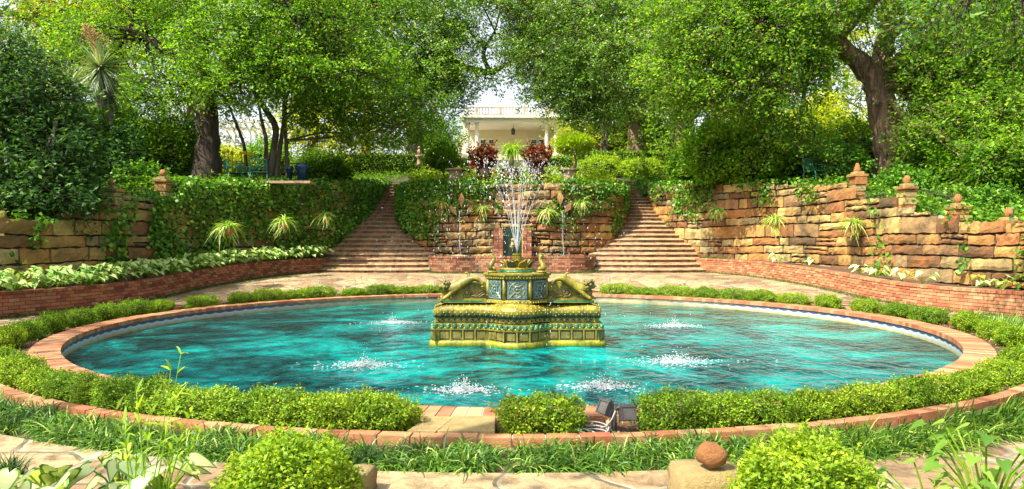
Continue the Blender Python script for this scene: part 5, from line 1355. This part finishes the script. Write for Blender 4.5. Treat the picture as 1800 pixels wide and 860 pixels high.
for i in range(24):
    s = PPL.s_at_y(24.6)+(PPL.s_at_y(12.3)-PPL.s_at_y(24.6))*i/23; p = PPL.at(s)+PPL.nrm(s)*random.uniform(.15,.5)
    nm = 'pale variegated plant in the left planter, {}'.format('at the stair end' if i == 0 else 'at the extreme left end' if i == 23 else '%s from the stair end' % (['second','third','fourth','fifth','sixth','seventh','eighth','ninth','tenth','eleventh','twelfth','thirteenth','fourteenth','fifteenth','sixteenth','seventeenth','eighteenth','nineteenth','twentieth','twenty first','twenty second','twenty third'][i-1]))
    caladium(nm, (p[0], p[1], cz_(p[0], p[1])+.44), .34, 30, .195, 500+i, 'pale variegated plants in the left planter', ('hosta_in','cal_out'), lean=(.75,-.6))
for i, px in enumerate((1350,1408,1490,1515,1560,1700,1740,1600)):
    s = min(np.linspace(.5, PPR.L, 300), key=lambda s: abs((PPR.at(s)[0]/PPR.at(s)[1]*1200+900)-px)); p = PPR.at(s)-PPR.nrm(s)*.35
    caladium('small pale plant in the right planter, %s from the stair' % ['nearest','second','third','fourth','fifth','seventh','farthest','sixth'][i], (p[0], p[1], cz_(p[0], p[1])+.44), .22, 7, .22, 540+i, 'small pale plants in the right planter', hmin=.8)

# ------------------------------------------------------------------ spider plants hanging on the walls
def spider(label, px, py, d, R, seed, n=110):
    rng = np.random.default_rng(seed); c = P(px, py, d); root = empty('spider_plant', tuple(c)); tag(root, label, 'spider plant', 'spider plants hung on the walls')
    b = MB(); b.lathe([(R*.22,-.20),(R*.34,-.08),(R*.36,0),(R*.38,.01),(R*.30,.012)], n=14); b.build('pot', TERRA, root, True)
    V, F = blades(np.tile([[0,0,.02]], (n,1))+rng.normal(size=(n,3))*.03, cone_dirs(n, rng, 1.6, .9), R*1.5, .028, .85, rng, 6); b = MB(); b.arrays(V, F); b.build('leaves', G['spider'], root)
    b = MB(); b.tube([(0,.02,.0),(0,.10,.25),(0,.2,.45)], .006, 5); b.build('hanger', IRON_D, root)
    dn = unit(rng.normal(size=(26,3))*np.array([.5,.5,.3])+np.array([0,-.2,-1])); V, F = blades(np.tile([[0,0,0]], (26,1))+rng.normal(size=(26,3))*R*.25, dn, R*1.1, .016, .1, rng, 3); b = MB(); b.arrays(V, F); b.build('runners', G['spider'], root)
def on_wall(path, px, side, o_=.30):
    s = min(np.linspace(.5, path.L, 500), key=lambda s: abs((path.at(s)[0]/path.at(s)[1]*1200+900)-px)); return float(path.at(s)[1])-o_
for i, (px, py, dd, R, lab) in enumerate([
 (401,402,18.7,.40,'pale spider plant on the ivy wall, nearest the left piers'),(499,392,21.6,.38,'spider plant in the middle of the ivy wall'),(572,382,23.8,.36,'spider plant on the ivy wall beside the left stair'),
 (778,360,25.2,.42,'spider plant on the rounded wall, beside the heavy ivy mat'),(848,370,24.75,.36,'spider plant on the rounded wall, just left of the niche'),(960,376,24.75,.44,'palest spider plant on the rounded wall, just right of the niche'),(1022,360,25.2,.40,'spider plant on the rounded wall, beside the looser ivy mat'),
 (1260,373,24.2,.34,'small spider plant on the bare wall beside the right stair'),(1362,390,20.6,.38,'dull green spider plant in the middle of the bare wall'),(1500,396,18.8,.38,'spider plant hung under a short black hook on the bare wall')]):
    spider(lab, px, py, dd, R, 600+i)

# ------------------------------------------------------------------ piers topped with rock lumps
def pier(label, px, ytop, d, wdt, z0, seed, cone=False):
    wdt *= .78; d += .28
    random.seed(seed); c = P(px, ytop, d); top = c.z; root = empty('stone_pier', (c.x, d, z0)); tag(root, label, 'pier', 'stone piers on the wall ends')
    b = MB(); z = 0; H = top-z0-.16
    while z < H:
        h = min(random.uniform(.12,.24), H-z); 
        if H-z-h < .06: h = H-z
        b.box((random.uniform(-.02,.02), random.uniform(-.02,.02), z+h/2), (wdt*random.uniform(.88,1.0), wdt*random.uniform(.88,1), h-.012), rz=random.uniform(-.03,.03)); z += h
    o = b.build('shaft', STONE_L if px < 900 else STONE, root); m = o.modifiers.new('b','BEVEL'); m.width = .015; m.segments = 2
    b = MB(); b.box((0,0,H+.04), (wdt*1.12, wdt*1.1, .075), rz=.02); b.box((0,0,H+.115), (wdt*.72, wdt*.72, .08), rz=-.05); o = b.build('cap', STONE_L if px < 900 else STONE, root); m = o.modifiers.new('b','BEVEL'); m.width = .015; m.segments = 2
    b = MB(); rh = .30 if not cone else .34
    if cone: b.lathe([(.095,0),(.105,.05),(.075,.13),(.055,.20),(.03,.25)], (0,0,H+.155), 9)
    else: b.ball((0,0,H+.155+.09), (.09,.085,.125), 0, 9, 7, .16)
    b.build('finial_rock', ROCK, root, True)
pier('stone pier at the extreme left with a low rounded rock on top', 4, 388, 14.0, .50, .3, 1)
pier('stone pier with a squarish rock, second on the left wall', 106, 361, 15.5, .50, .3, 2)
pier('tall stone pier with a pointed rock, third on the left wall', 197, 327, 17.0, .52, .3, 3)
pier('ivy swallowed pier whose rock just shows above the ivy wall', 286, 311, 19.0, .45, .5, 4)
pier('tallest right pier with a cone shaped rock at the step of the bare wall', 1507, 302, 19.3, .50, .4, 5, True)
pier('right pier with a rounded orange rock beyond the bare wall step', 1594, 323, 17.2, .46, .3, 6)
pier('right pier with an upright rock halfway down the stepped wall', 1684, 357, 15.6, .44, .3, 7)
pier('lowest right pier with a small flat rock at the picture edge of the wall', 1773, 382, 14.2, .44, .3, 8)

# ------------------------------------------------------------------ middle terrace: pedestals, pots and their plants
def pedestal(label, px):
    c = P(px, 300, 26.2); z0 = float(terr(c.x, 26.2))-.1; root = empty('stone_pedestal', (c.x, 26.2, z0)); tag(root, label, 'pedestal', 'round topped stone pedestals'); H = c.z-z0
    b = MB(); b.lathe([(.27,0),(.27,H-.10),(.31,H-.02)], n=12); b.build('drum', PEDES, root)
    b = MB(); b.lathe([(.30,H-.02),(.40,H+.0),(.41,H+.05),(.36,H+.06)], n=20); b.build('top_slab', PEDES, root)
    return (c.x, 26.2, c.z+.06)
def bonsai(label, c, W_, H, mat, seed, stem):
    rng = np.random.default_rng(seed); random.seed(seed); root = empty('bonsai_tree', c); tag(root, label, 'bonsai')
    b = MB(); b.tube([(0,0,0),(.06*stem,0,H*.25),(-.03,0,H*.5),(0,0,H*.62)], [.05,.04,.035,.02], 8)
    for k in range(7):
        a = k*.9; b.tube([(-.02,0,H*.5),(math.cos(a)*W_*.3,math.sin(a)*W_*.3,H*.66),(math.cos(a)*W_*.7,math.sin(a)*W_*.6,H*.75)], [.02,.013,.005], 5)
    b.build('trunk', BARK_G, root, True); n = 3600
    u, d = ball_pts(n, rng, .3); p = u*np.array([W_, W_*.8, H*.30])+np.array([0,0,H*.78]); dr = unit(d+np.array([0,0,.5])+rng.normal(size=(n,3))*.4)
    V, F = blades(p, dr, .17, .032, .15, rng, 2); b = MB(); b.arrays(V, F); b.build('crown', G[mat], root)
q1 = pedestal('stone pedestal on the left of the potted plants, under a dark green bonsai', 801); q2 = pedestal('stone pedestal on the right of the potted plants, under a yellow green bonsai', 1000)
q1 = (q1[0]-.55, q1[1]+.8, float(terr(q1[0], 27))-.05)
bonsai('dark green flat topped bonsai pine left of the red leaved plants', q1, .70, 1.36, 'under', 1, .5)
bonsai('bright yellow green bonsai pine right of the red leaved plants', (q2[0]+.22, q2[1], q2[2]), .76, 1.22, 'bush', 2, 1)
def pot(label, px, ybot, ytop, d, r, mat, name='glazed_pot', cat='pot'):
    c = P(px, ybot, d); H = P(px, ytop, d).z-c.z; root = empty(name, tuple(c)); tag(root, label, cat)
    b = MB(); b.lathe([(r*.62,-.6),(r*.66,0),(r*.95,H*.45),(r*.98,H*.7),(r*.82,H*.93),(r*.9,H),(r*.75,H),(r*.7,H*.9)], n=24); b.build('body', mat, root, True)
    b = MB(); b.lathe([(r*.76,H*.90),(r*.3,H*.93)], n=20); b.build('potting_soil', SOIL, root); return (c.x, c.y, c.z+H*.92)
a1 = pot('dark glazed pot left of the big middle bowl', 851, 321, 292, 25.9, .30, DKPOT); a2 = pot('dark glazed pot right of the big middle bowl', 944, 321, 292, 25.9, .30, DKPOT)
a3 = pot('wide terracotta bowl in the middle of the terrace edge', 899, 322, 298, 26.0, .46, DKPOT, 'planting_bowl', 'bowl')
b = MB(); b.lathe([(.42,-.5),(.46,.3),(.44,.3)], n=20); 
for sx, lab, c in ((-1,'red and maroon leaved plant in the left dark pot',a1),(1,'maroon and green leaved plant in the right dark pot',a2)):
    mound('coleus', lab, 'leafy plant', (c[0], c[1], c[2]-.05), (.44,.40,.40), 1500, (.13,.075), 'maroon', 70+sx, 'maroon plants in the dark pots', core=False, rough=.3, sprigs=60, stems=10)
rng = np.random.default_rng(4); root = empty('ponytail_palm', a3); tag(root, 'fountain like grassy plant with arching leaves in the middle bowl', 'palm')
b = MB(); b.tube([(0,0,-.02),(0,0,.25),(.02,0,.60)], [.14,.08,.06], 9); b.build('stem', BARK_G, root, True)
V, F = blades(np.tile([[0.02,0,.62]], (230,1))+rng.normal(size=(230,3))*.05, cone_dirs(230, rng, 1.0, 1.2), 1.05, .036, .95, rng, 7); b = MB(); b.arrays(V, F); b.build('leaves', G['weed'], root)
b = MB()
for k in range(60):
    x, z = random.uniform(-.48,.48), random.uniform(0,.12); b.box((x, -.62+random.uniform(-.03,.03), z), (.09,.09,.05), rz=random.random())
for i, (px, py) in enumerate(((826,286),(833,293),(871,302),(961,314),(965,304),(823,300))):
    c = P(px, py, 25.6); b = MB()
    for k in range(9): b.ball((random.gauss(0,.03), random.gauss(0,.03), random.gauss(0,.025)), .028, 0, 6, 4)
    b.tube([(0,0,-.35),(0,0,0)], .006, 4)
    o = b.build('red_flower', G['maroon'] if i > 2 else RF if False else bpy.data.materials['red_petal'], loc=tuple(c)); tag(o, ['crimson flower highest beside the left maroon plant','crimson flower just below the highest one, left maroon plant','crimson flower between the left dark pot and the bowl','crimson flower low beside the right dark pot','crimson flower right of the right dark pot','crimson flower above the left pedestal slab'][i], 'flower', 'crimson flowers between the pots')
b = MB(); c = P(737,275,36); b.lathe([(.16,-.5),(.12,-.35),(.10,-.1),(.22,.0),(.22,.05)], n=12); b.ball((0,0,.22), (.12,.1,.17), 0, 8, 6); b.ball((0,0,.45), .09)
o = b.build('garden_statue', PEDES, smooth=True, loc=tuple(c)); tag(o, 'small weathered statue above the left clipped hedge', 'statue')

# ------------------------------------------------------------------ the house
HY = 50; hz0 = float(terr(0, HY)); px2 = lambda px, d=HY: (px-900)/1200*d; pz2 = lambda py, d=HY: 1.3-(py-435)/1200*d
house = empty('house', (0, HY, hz0)); tag(house, 'pale cream house with columned porch and white balustrade', 'house'); H0 = Vector((0, HY, hz0))
def hb(name, x0, x1, y0, y1, z0, z1, mat, parent=house):
    b = MB(); b.box((((x0+x1)/2), ((y0+y1)/2)-HY, (z0+z1)/2-hz0), (x1-x0, y1-y0, z1-z0)); return b.build(name, mat, parent)
zf = pz2(273); zc = pz2(216.5); zr = pz2(205)
hb('porch_floor', px2(812), px2(998), HY-.6, HY+3.2, hz0-1.2, zf, CREAM)
hb('wall', px2(808), px2(1000), HY+3.0, HY+9, hz0-1, pz2(190), CREAM)
hb('frieze', px2(817), px2(994), HY-.25, HY+3.0, zc, zc+.30, WHITE)
hb('porch_roof', px2(811), px2(999), HY-.6, HY+3.0, zc+.303, zr, WHITE)
for px in (822.5, 838.5, 961, 977):
    b = MB(); x = px2(px); r = .13; h = zc-zf
    b.box((x, .05, zf-hz0+.06), (.36,.36,.12)); b.lathe([(.15,.12),(.135,h*.5),(.12,h-.14),(.16,h-.12),(.16,h-.08)], (x,.05,zf-hz0), 14); b.box((x, .05, zc-hz0-.04), (.36,.36,.075))
    b.build('column', WHITE, house, True)
b = MB(); b.lathe([(.36,-1),(.36,zr-hz0-.02)], (px2(987), 1.0, 0), 18); b.build('round_bay', CREAM, house, True)
for px in (846, 861.5, 941, 954):
    x = px2(px); f = hb('french_door', x-.22, x+.22, HY+2.93, HY+3.01, zf, pz2(232), WHITE)
    b = MB()
    for r in range(5):
        for c_ in (-1,1): b.box((x+c_*.095, 2.92, zf-hz0+.24+r*.30), (.165,.03,.265))
    b.build('pane', WINDOW, f)
b = MB(); lx, lz = px2(902), pz2(228); b.lathe([(.10,-.25),(.13,-.22),(.15,.12),(.03,.28)], (lx,.8,lz-hz0), 6); b.tube([(lx,.8,lz-hz0+.25),(lx,.8,zc-hz0)], .02, 5); b.build('porch_lantern', IRON_D, house)
zb0, zb1 = zr+.02, pz2(189)
for px in (822, 838, 880, 922, 962, 979): b = MB(); b.box((px2(px), -.2, (zb0+zb1)/2-hz0), (.18,.18,zb1-zb0)); b.build('balustrade_post', RAIL, house)
b = MB()
for x0, x1 in ((822,838),(838,880),(880,922),(922,962),(962,979)):
    a_, c_ = px2(x0)+.09, px2(x1)-.09
    for z in (zb0+.08, zb1-.06): b.box(((a_+c_)/2, -.2, z-hz0), (c_-a_,.08,.07))
    n = max(2, int((c_-a_)/.2))
    for k in range(n): b.box((a_+(k+.5)*(c_-a_)/n, -.2, (zb0+zb1)/2+.01-hz0), (.05,.05,zb1-zb0-.22))
b.build('balustrade', RAIL, house)
hb('side_wing', px2(998), px2(1040), HY+2, HY+8, hz0-1, pz2(233), CREAM)
b = MB(); x0, x1, zz = px2(992), px2(1050), pz2(232.5)-hz0
b.add([(x0,1.2,zz),(x1,1.2,zz),(x1-.3,5,zz+1.7),(x0,5,zz+1.7),(x0,8.8,zz),(x1,8.8,zz)], [(0,1,2,3),(3,2,5,4),(1,5,2),(0,3,4),(0,4,5,1)]); b.build('wing_roof', ROOFT, house)
f = hb('wing_window', px2(998.5), px2(1006), HY+1.93, HY+2.01, pz2(252), pz2(238), WHITE); hb('pane', px2(999.3), px2(1005.2), HY+1.9, HY+1.94, pz2(251), pz2(239), WINDOW, f)
hb('left_wing', px2(790), px2(808), HY+4, HY+8, hz0-1, pz2(225), CREAM)

# ------------------------------------------------------------------ pergola, iron chairs, bench, pots on the left terrace
pg = empty('pergola', (px2(430,36), 36, float(terr(0,36)))); tag(pg, 'white pergola standing behind the slim stemmed tree', 'pergola')
b0 = pg.location
for x in (-1.55, .25, 1.6):
    for y in (0, 2.4): b = MB(); b.box((x, y, 1.2), (.16,.16,2.9)); b.build('post', WHITE, pg)
for y in (0, 2.4): b = MB(); b.box((0, y, 2.72), (4.2,.12,.24)); b.build('beam', WHITE, pg)
for k in range(11): b = MB(); b.box((-1.95+.39*k, 1.2, 2.9), (.07,3.3,.14)); b.build('rafter', WHITE, pg)
b = MB()
for z in (1.0, .2): b.box((-.0, .03, z), (3.3,.06,.09))
for k in range(14): b.box((-1.6+.24*k, .03, .6), (.05,.05,.75))
b.build('railing', WHITE, pg)
def iron_chair(label, c, rz, mat=IRON_G, w_=.52, name='iron_chair', cat='chair', fan=False):
    root = empty(name, c, rz); tag(root, label, cat)
    hw = w_/2
    b = MB(); b.box((0,0,.43), (w_,.46,.025))
    for k in range(int(w_/.06)): b.box((-hw+.03+k*.06, 0, .448), (.03,.42,.012))
    b.torus((0,0,.425), hw*.9, .014, None, 20, 5); b.build('seat', mat, root)
    for sx in (-1,1):
        b = MB(); b.tube([(sx*hw,-.2,.43),(sx*(hw+.03),-.25,.30),(sx*(hw-.01),-.22,.13),(sx*(hw+.04),-.27,0)], [.024,.022,.015,.02], 7); b.build('leg', mat, root, True)
        b = MB(); b.tube([(sx*hw,.2,.43),(sx*(hw+.01),.24,.2),(sx*(hw+.03),.30,0)], [.022,.016,.018], 7); b.build('leg', mat, root, True)
        b = MB(); b.tube([(sx*hw,.22,.66),(sx*(hw+.04),.05,.67),(sx*(hw+.04),-.14,.64),(sx*(hw+.01),-.17,.44)], .016, 6); b.build('armrest', mat, root, True)
    b = MB()
    top = lambda u: .84+(.10*math.sin(PI*u) if fan else .03*math.sin(PI*u))
    b.tube([(-hw+w_*k/12, .24+.05, top(k/12)) for k in range(13)], .018, 6); b.tube([(-hw,.22,.43),(-hw,.29,.84)], .018, 6); b.tube([(hw,.22,.43),(hw,.29,.84)], .018, 6); b.tube([(-hw,.245,.53),(hw,.245,.53)], .013, 6)
    n = max(5, int(w_/.10))
    for k in range(1, n):
        u = k/n; x0 = -hw+w_*u; xb = x0*.35 if fan else x0
        b.tube([(xb,.245,.53),((xb+x0)/2+(0 if fan else .03*(-1)**k),.27,.68),(x0,.285,top(u))], .011, 5)
    if not fan:
        for k in range(int(w_/.13)):
            for z in (.62,.75): b.torus((-hw+.085+.13*k,.265,z), .045, .009, Matrix.Rotation(PI/2,3,'X'), 10, 4)
    b.build('backrest', mat, root)
    return root
def tz(px, d): return ((px-900)/1200*d, d, float(terr(0, d)))
iron_chair('green scrollwork iron chair, back to the pool, nearest the wall', tz(457,24.2), PI+.15, w_=.56)
iron_chair('green iron chair turned sideways beside the dark oak trunk', tz(410,24.8), 2.2, w_=.5)
iron_chair('second green iron chair, half behind the nearest one', tz(434,25.2), 1.4, w_=.5)
iron_chair('green iron chair nearly lost in the shrubs above the bare wall', tz(1432,22.6), .5, w_=.5)
iron_chair('dark fan backed iron bench beyond the slim stemmed tree', tz(521,28.5), .1, IRON_D, 1.15, 'iron_bench', 'bench', True)
pot('big dark blue glazed pot beside the iron bench', 531, 304, 287, 25.6, .26, BLUEPOT); pot('smaller blue glazed pot behind the slim stems', 509, 304, 292, 26.2, .15, BLUEPOT)
o = MB(); o.box((0,0,0), (3.6,.5,.08)); o = o.build('stone_kerb', PEDES, loc=(px2(455,23.2), 23.25, float(terr(0,23.25))+.06)); tag(o, 'weathered stone slab kerb in front of the iron chairs', 'kerb')
for i, (px, py) in enumerate(((394,268),(401,266),(408,269),(424,270),(430,269),(437,271),(442,270))):
    c = P(px, py, 26.0); b = MB(); b.tube([(0,0,float(terr(0,26))-c.z),(.02,0,-.3),(0,0,0)], .012, 5)
    rt_ = empty('yellow_flower', tuple(c)); tag(rt_, 'yellow flower on a tall stalk behind the green iron chairs', 'flower', 'yellow flowers behind the iron chairs'); b.build('stalk', G['weed'], rt_)
    b = MB()
    for k in range(6): a = k*PI/3; b.ball((.045*math.cos(a), -.01, .045*math.sin(a)), (.035,.012,.035), 0, 6, 4)
    b.ball((0,-.03,0), .03, 0, 6, 4); b.build('petals', bpy.data.materials['yellow_petal'], rt_)

# ------------------------------------------------------------------ foreground
mound('boxwood_bush', 'large bright green bush at the bottom left of the path', 'bush', (-1.12, 3.42, -.20), (.32,.31,.27), 11000, (.028,.015), 'bush', 801, stems=12, rough=.16, sprigs=420)
mound('boxwood_bush', 'large bright green bush at the bottom right, beside the round rock', 'bush', (1.44, 3.36, -.20), (.36,.34,.275), 13000, (.028,.015), 'bush', 802, stems=12, rough=.16, sprigs=480)
def chip_block(name, label, c, s, rz, mat, seed, cat):
    random.seed(seed); b = MB(); n = 5; hx, hy, hz = s[0]/2, s[1]/2, s[2]/2
    for ax in range(3):
        for sg in (-1, 1):
            V = []; 
            for j in range(n):
                for i in range(n):
                    u, v = i/(n-1)*2-1, j/(n-1)*2-1; q = [0,0,0]; q[ax] = sg; q[(ax+1)%3] = u; q[(ax+2)%3] = v
                    k = Vector(q); rr_ = .12; k = Vector([k[t]*(1-rr_*(max(0, abs(k[(t+1)%3])-.7)+max(0, abs(k[(t+2)%3])-.7))) for t in range(3)])
                    h_ = .03*math.sin(k.x*7+k.y*5+seed)+.03*math.sin(k.z*6-k.y*8); V.append((k.x*hx*(1+h_), k.y*hy*(1+h_), k.z*hz*(1+h_*.6)))
            F = [(j*n+i, j*n+i+1, (j+1)*n+i+1, (j+1)*n+i) for j in range(n-1) for i in range(n-1)]
            if sg < 0: F = [f[::-1] for f in F]
            b.add(V, F)
    o = b.build(name, mat, smooth=True, loc=c); o.rotation_euler = (0,0,rz)
    m = o.modifiers.new('w','WELD'); m.merge_threshold = .003
    tag(o, label, cat); return o
chip_block('stone_block', 'yellow sandstone block under the round rock, beside the right bush', (1.03, 3.62, .03), (.34,.30,.22), .1, SLAB, 1, 'stone block')
chip_block('stone_block', 'brown sandstone block beside the left bush', (-.83, 3.66, .0), (.13,.3,.20), -.1, SLAB, 2, 'stone block')
random.seed(3); b = MB(); b.ball((0,0,0), (.084,.07,.066), 0, 9, 7, .13); o = b.build('round_rock', ROCK, smooth=True, loc=(1.045, 3.58, .212)); tag(o, 'rounded orange rock sitting on the yellow sandstone block', 'rock')
b = MB(); b.lathe([(.075,0),(.07,.012),(.05,.02)], n=14); o = b.build('mortar_pad', MORTAR, loc=(1.045,3.58,.139)); o.parent = None
bpy.data.objects.remove(o)
# foreground soil beds
b = MB(); b.add([(-4.5,2.2,-.02),(-.92,2.2,-.02),(-.90,3.52,-.03),(-2.2,3.75,-.045),(-3.4,4.3,-.05),(-4.5,5.0,-.05)], [(0,1,2,3,4,5)]); o = b.build('bed_soil', SOIL); tag(o, kind='structure')
b = MB(); b.add([(.92,2.2,-.02),(4.5,2.2,-.02),(4.5,3.6,-.05),(2.2,3.55,-.045),(.90,3.5,-.03)], [(0,1,2,3,4)]); o = b.build('bed_soil', SOIL); tag(o, kind='structure')
for i, (px, py, d, lab) in enumerate([(20,835,3.4,'pale caladium in the bottom left corner'),(110,832,3.25,'pale caladium right of the corner one, bottom left'),(215,815,3.55,'pale caladium under the tall reedy weed'),(285,820,3.4,'pale caladium between the reedy weed and the left bush'),(160,850,3.1,'lowest pale caladium at the bottom edge')]):
    c = P(px, py, d); caladium(lab, (c.x, c.y, -.03), .17, 15, .15, 850+i, 'pale caladiums at the bottom left', hmin=.35)
rng = np.random.default_rng(9)
for (px, d, n, L, lab, nm, mt) in ((14, 3.95, 260, .20, 'blue grey spiky tuft at the left picture edge by the path', 'grass_tuft', 'mondo'), (60, 3.3, 200, .22, 'thin bladed tuft among the corner caladiums', 'grass_tuft', 'grass')):
    c = P(px, 800, d); V, F = blades(np.zeros((n,3))+rng.normal(size=(n,3))*np.array([.03,.03,0]), cone_dirs(n, rng, .9), L, .005, .35, rng, 4); b = MB(); b.arrays(V, F); o = b.build(nm, G[mt], loc=(c.x, d, -.04)); tag(o, lab, 'grass tuft', 'grass tufts by the near path')
# tall reedy weed
random.seed(12); root = empty('reedy_weed', (-2.0, 3.3, -.03)); tag(root, 'tall thin reedy weed with narrow bright leaves rising in front of the pool', 'weed')
sb = MB(); V_, F_ = [], []; base = []; dirs = []
for k, (bx_, tx, ty) in enumerate([(262,318,622),(255,300,650),(240,270,700),(270,330,735),(230,218,745),(280,352,760),(250,205,720),(290,310,700),(225,240,780),(275,300,790),(262,240,690),(284,345,700)]):
    a = P(bx_, 868, 3.3); q = P(tx, ty, 3.3+random.uniform(-.15,.15)); a.z = -.03; a -= root.location; q -= root.location; m = (a+q)/2+Vector((random.uniform(-.03,.03),0,.03))
    pts = [tuple((1-u)**2*a+2*u*(1-u)*m+u*u*q) for u in np.linspace(0,1,9)]; sb.tube(pts, [.0042*(1-.7*i/8) for i in range(9)], 6)
    for i in range(2, 9):
        for j in range(2 if i > 4 else 1):
            base.append(pts[i]); an = random.uniform(0, 6.28); dirs.append((math.cos(an)*.7, math.sin(an)*.4, random.uniform(.2,1.1)))
base = np.array(base); dirs = unit(np.array(dirs)); V, F = blades(base, dirs, .09, .0125, .35, np.random.default_rng(2), 5)
sb.build('stem', G['weed'], root, True); b = MB(); b.arrays(V, F); b.build('leaves', G['weed'], root)
# lobed plant bottom right
caladium('sprawling lobed leaf plant at the bottom right corner', (2.22, 3.2, -.04), .34, 44, .085, 901, None, ('vine','vine'), 'lobed_plant', hmin=.35)
caladium('smaller lobed leaf plant beside the right bush', (1.93, 3.15, -.04), .24, 22, .07, 902, None, ('vine','vine'), 'lobed_plant', hmin=.3)
# overhanging sprays: branches of a big oak standing outside the frame on the right
tree('overhanging_oak', 'dark leaved oak branches hanging into the top right corner', 'tree',
  [[(11.5,9,0.2,.35),(11.3,9.2,3,.3),(10.6,9.6,5.2,.22),(9.2,10.2,6.0,.14),(7.6,10.6,5.5,.07)], [(10.6,9.6,5.2,.16),(9.6,11.2,6.0,.11),(8.4,12.2,5.6,.05)]],
  [((7.0,10.6,5.0),(1.1,.8,.35),22),((8.2,11,5.2),(1.2,.9,.4),26),((9.3,11.6,5.0),(1.2,.9,.6),26),((10.4,10.2,6.6),(2.4,2,1),50)], leaf=(.10,.04), per=60, cr=.42, mat='oakdark', bark=BARK_D, seed=91, droop=.5)

tree('overhanging_oak', 'leafy oak boughs reaching over the left end of the pool from beyond the picture', 'tree',
  [[(-16,4,0.0,.4),(-15.8,4.2,4,.34),(-14.6,5.2,7.5,.25),(-12.6,6.8,9.6,.15),(-10.5,8.0,10.6,.07)], [(-14.6,5.2,7.5,.2),(-14.4,8,9.6,.14),(-13.4,11,10.8,.07)]],
  [((-10.5,7.6,10.8),(1.8,1.5,.6),26),((-12.5,9.5,11.2),(2.0,1.8,.7),34),((-14,5.5,10),(2.2,2.2,.8),34),((-12,5,10.2),(1.8,1.8,.7),24),((-14.5,11.5,11.4),(2,2,.8),34),((-9.5,5.0,9.6),(1.3,1.0,.4),12)], leaf=(.15,.085), per=52, cr=.6, mat='oak', bark=BARK_D, seed=92)

tree('overhanging_oak', 'leafy oak boughs above the near path, reaching in from behind the viewer', 'tree',
  [[(-10,-4,0.0,.4),(-9.8,-3.6,3.5,.34),(-8.6,-2.2,6.5,.25),(-6.6,-.2,8.2,.15),(-4.4,1.2,8.8,.07)], [(-8.6,-2.2,6.5,.2),(-8.8,.8,8.2,.14),(-8,3.6,9,.07)]],
  [((-4.6,1.8,8.6),(1.5,1.3,.5),13),((-6.6,2.6,8.8),(1.6,1.4,.6),16),((-8.6,3.2,9),(1.7,1.6,.6),18),((-3.0,3.2,8.4),(1.3,.9,.4),9),((-1.2,2.0,8.6),(1.5,1.2,.4),9),((-5.5,5.0,9.2),(1.6,1.2,.5),10)], leaf=(.15,.085), per=46, cr=.55, mat='oak', bark=BARK_D, seed=93)
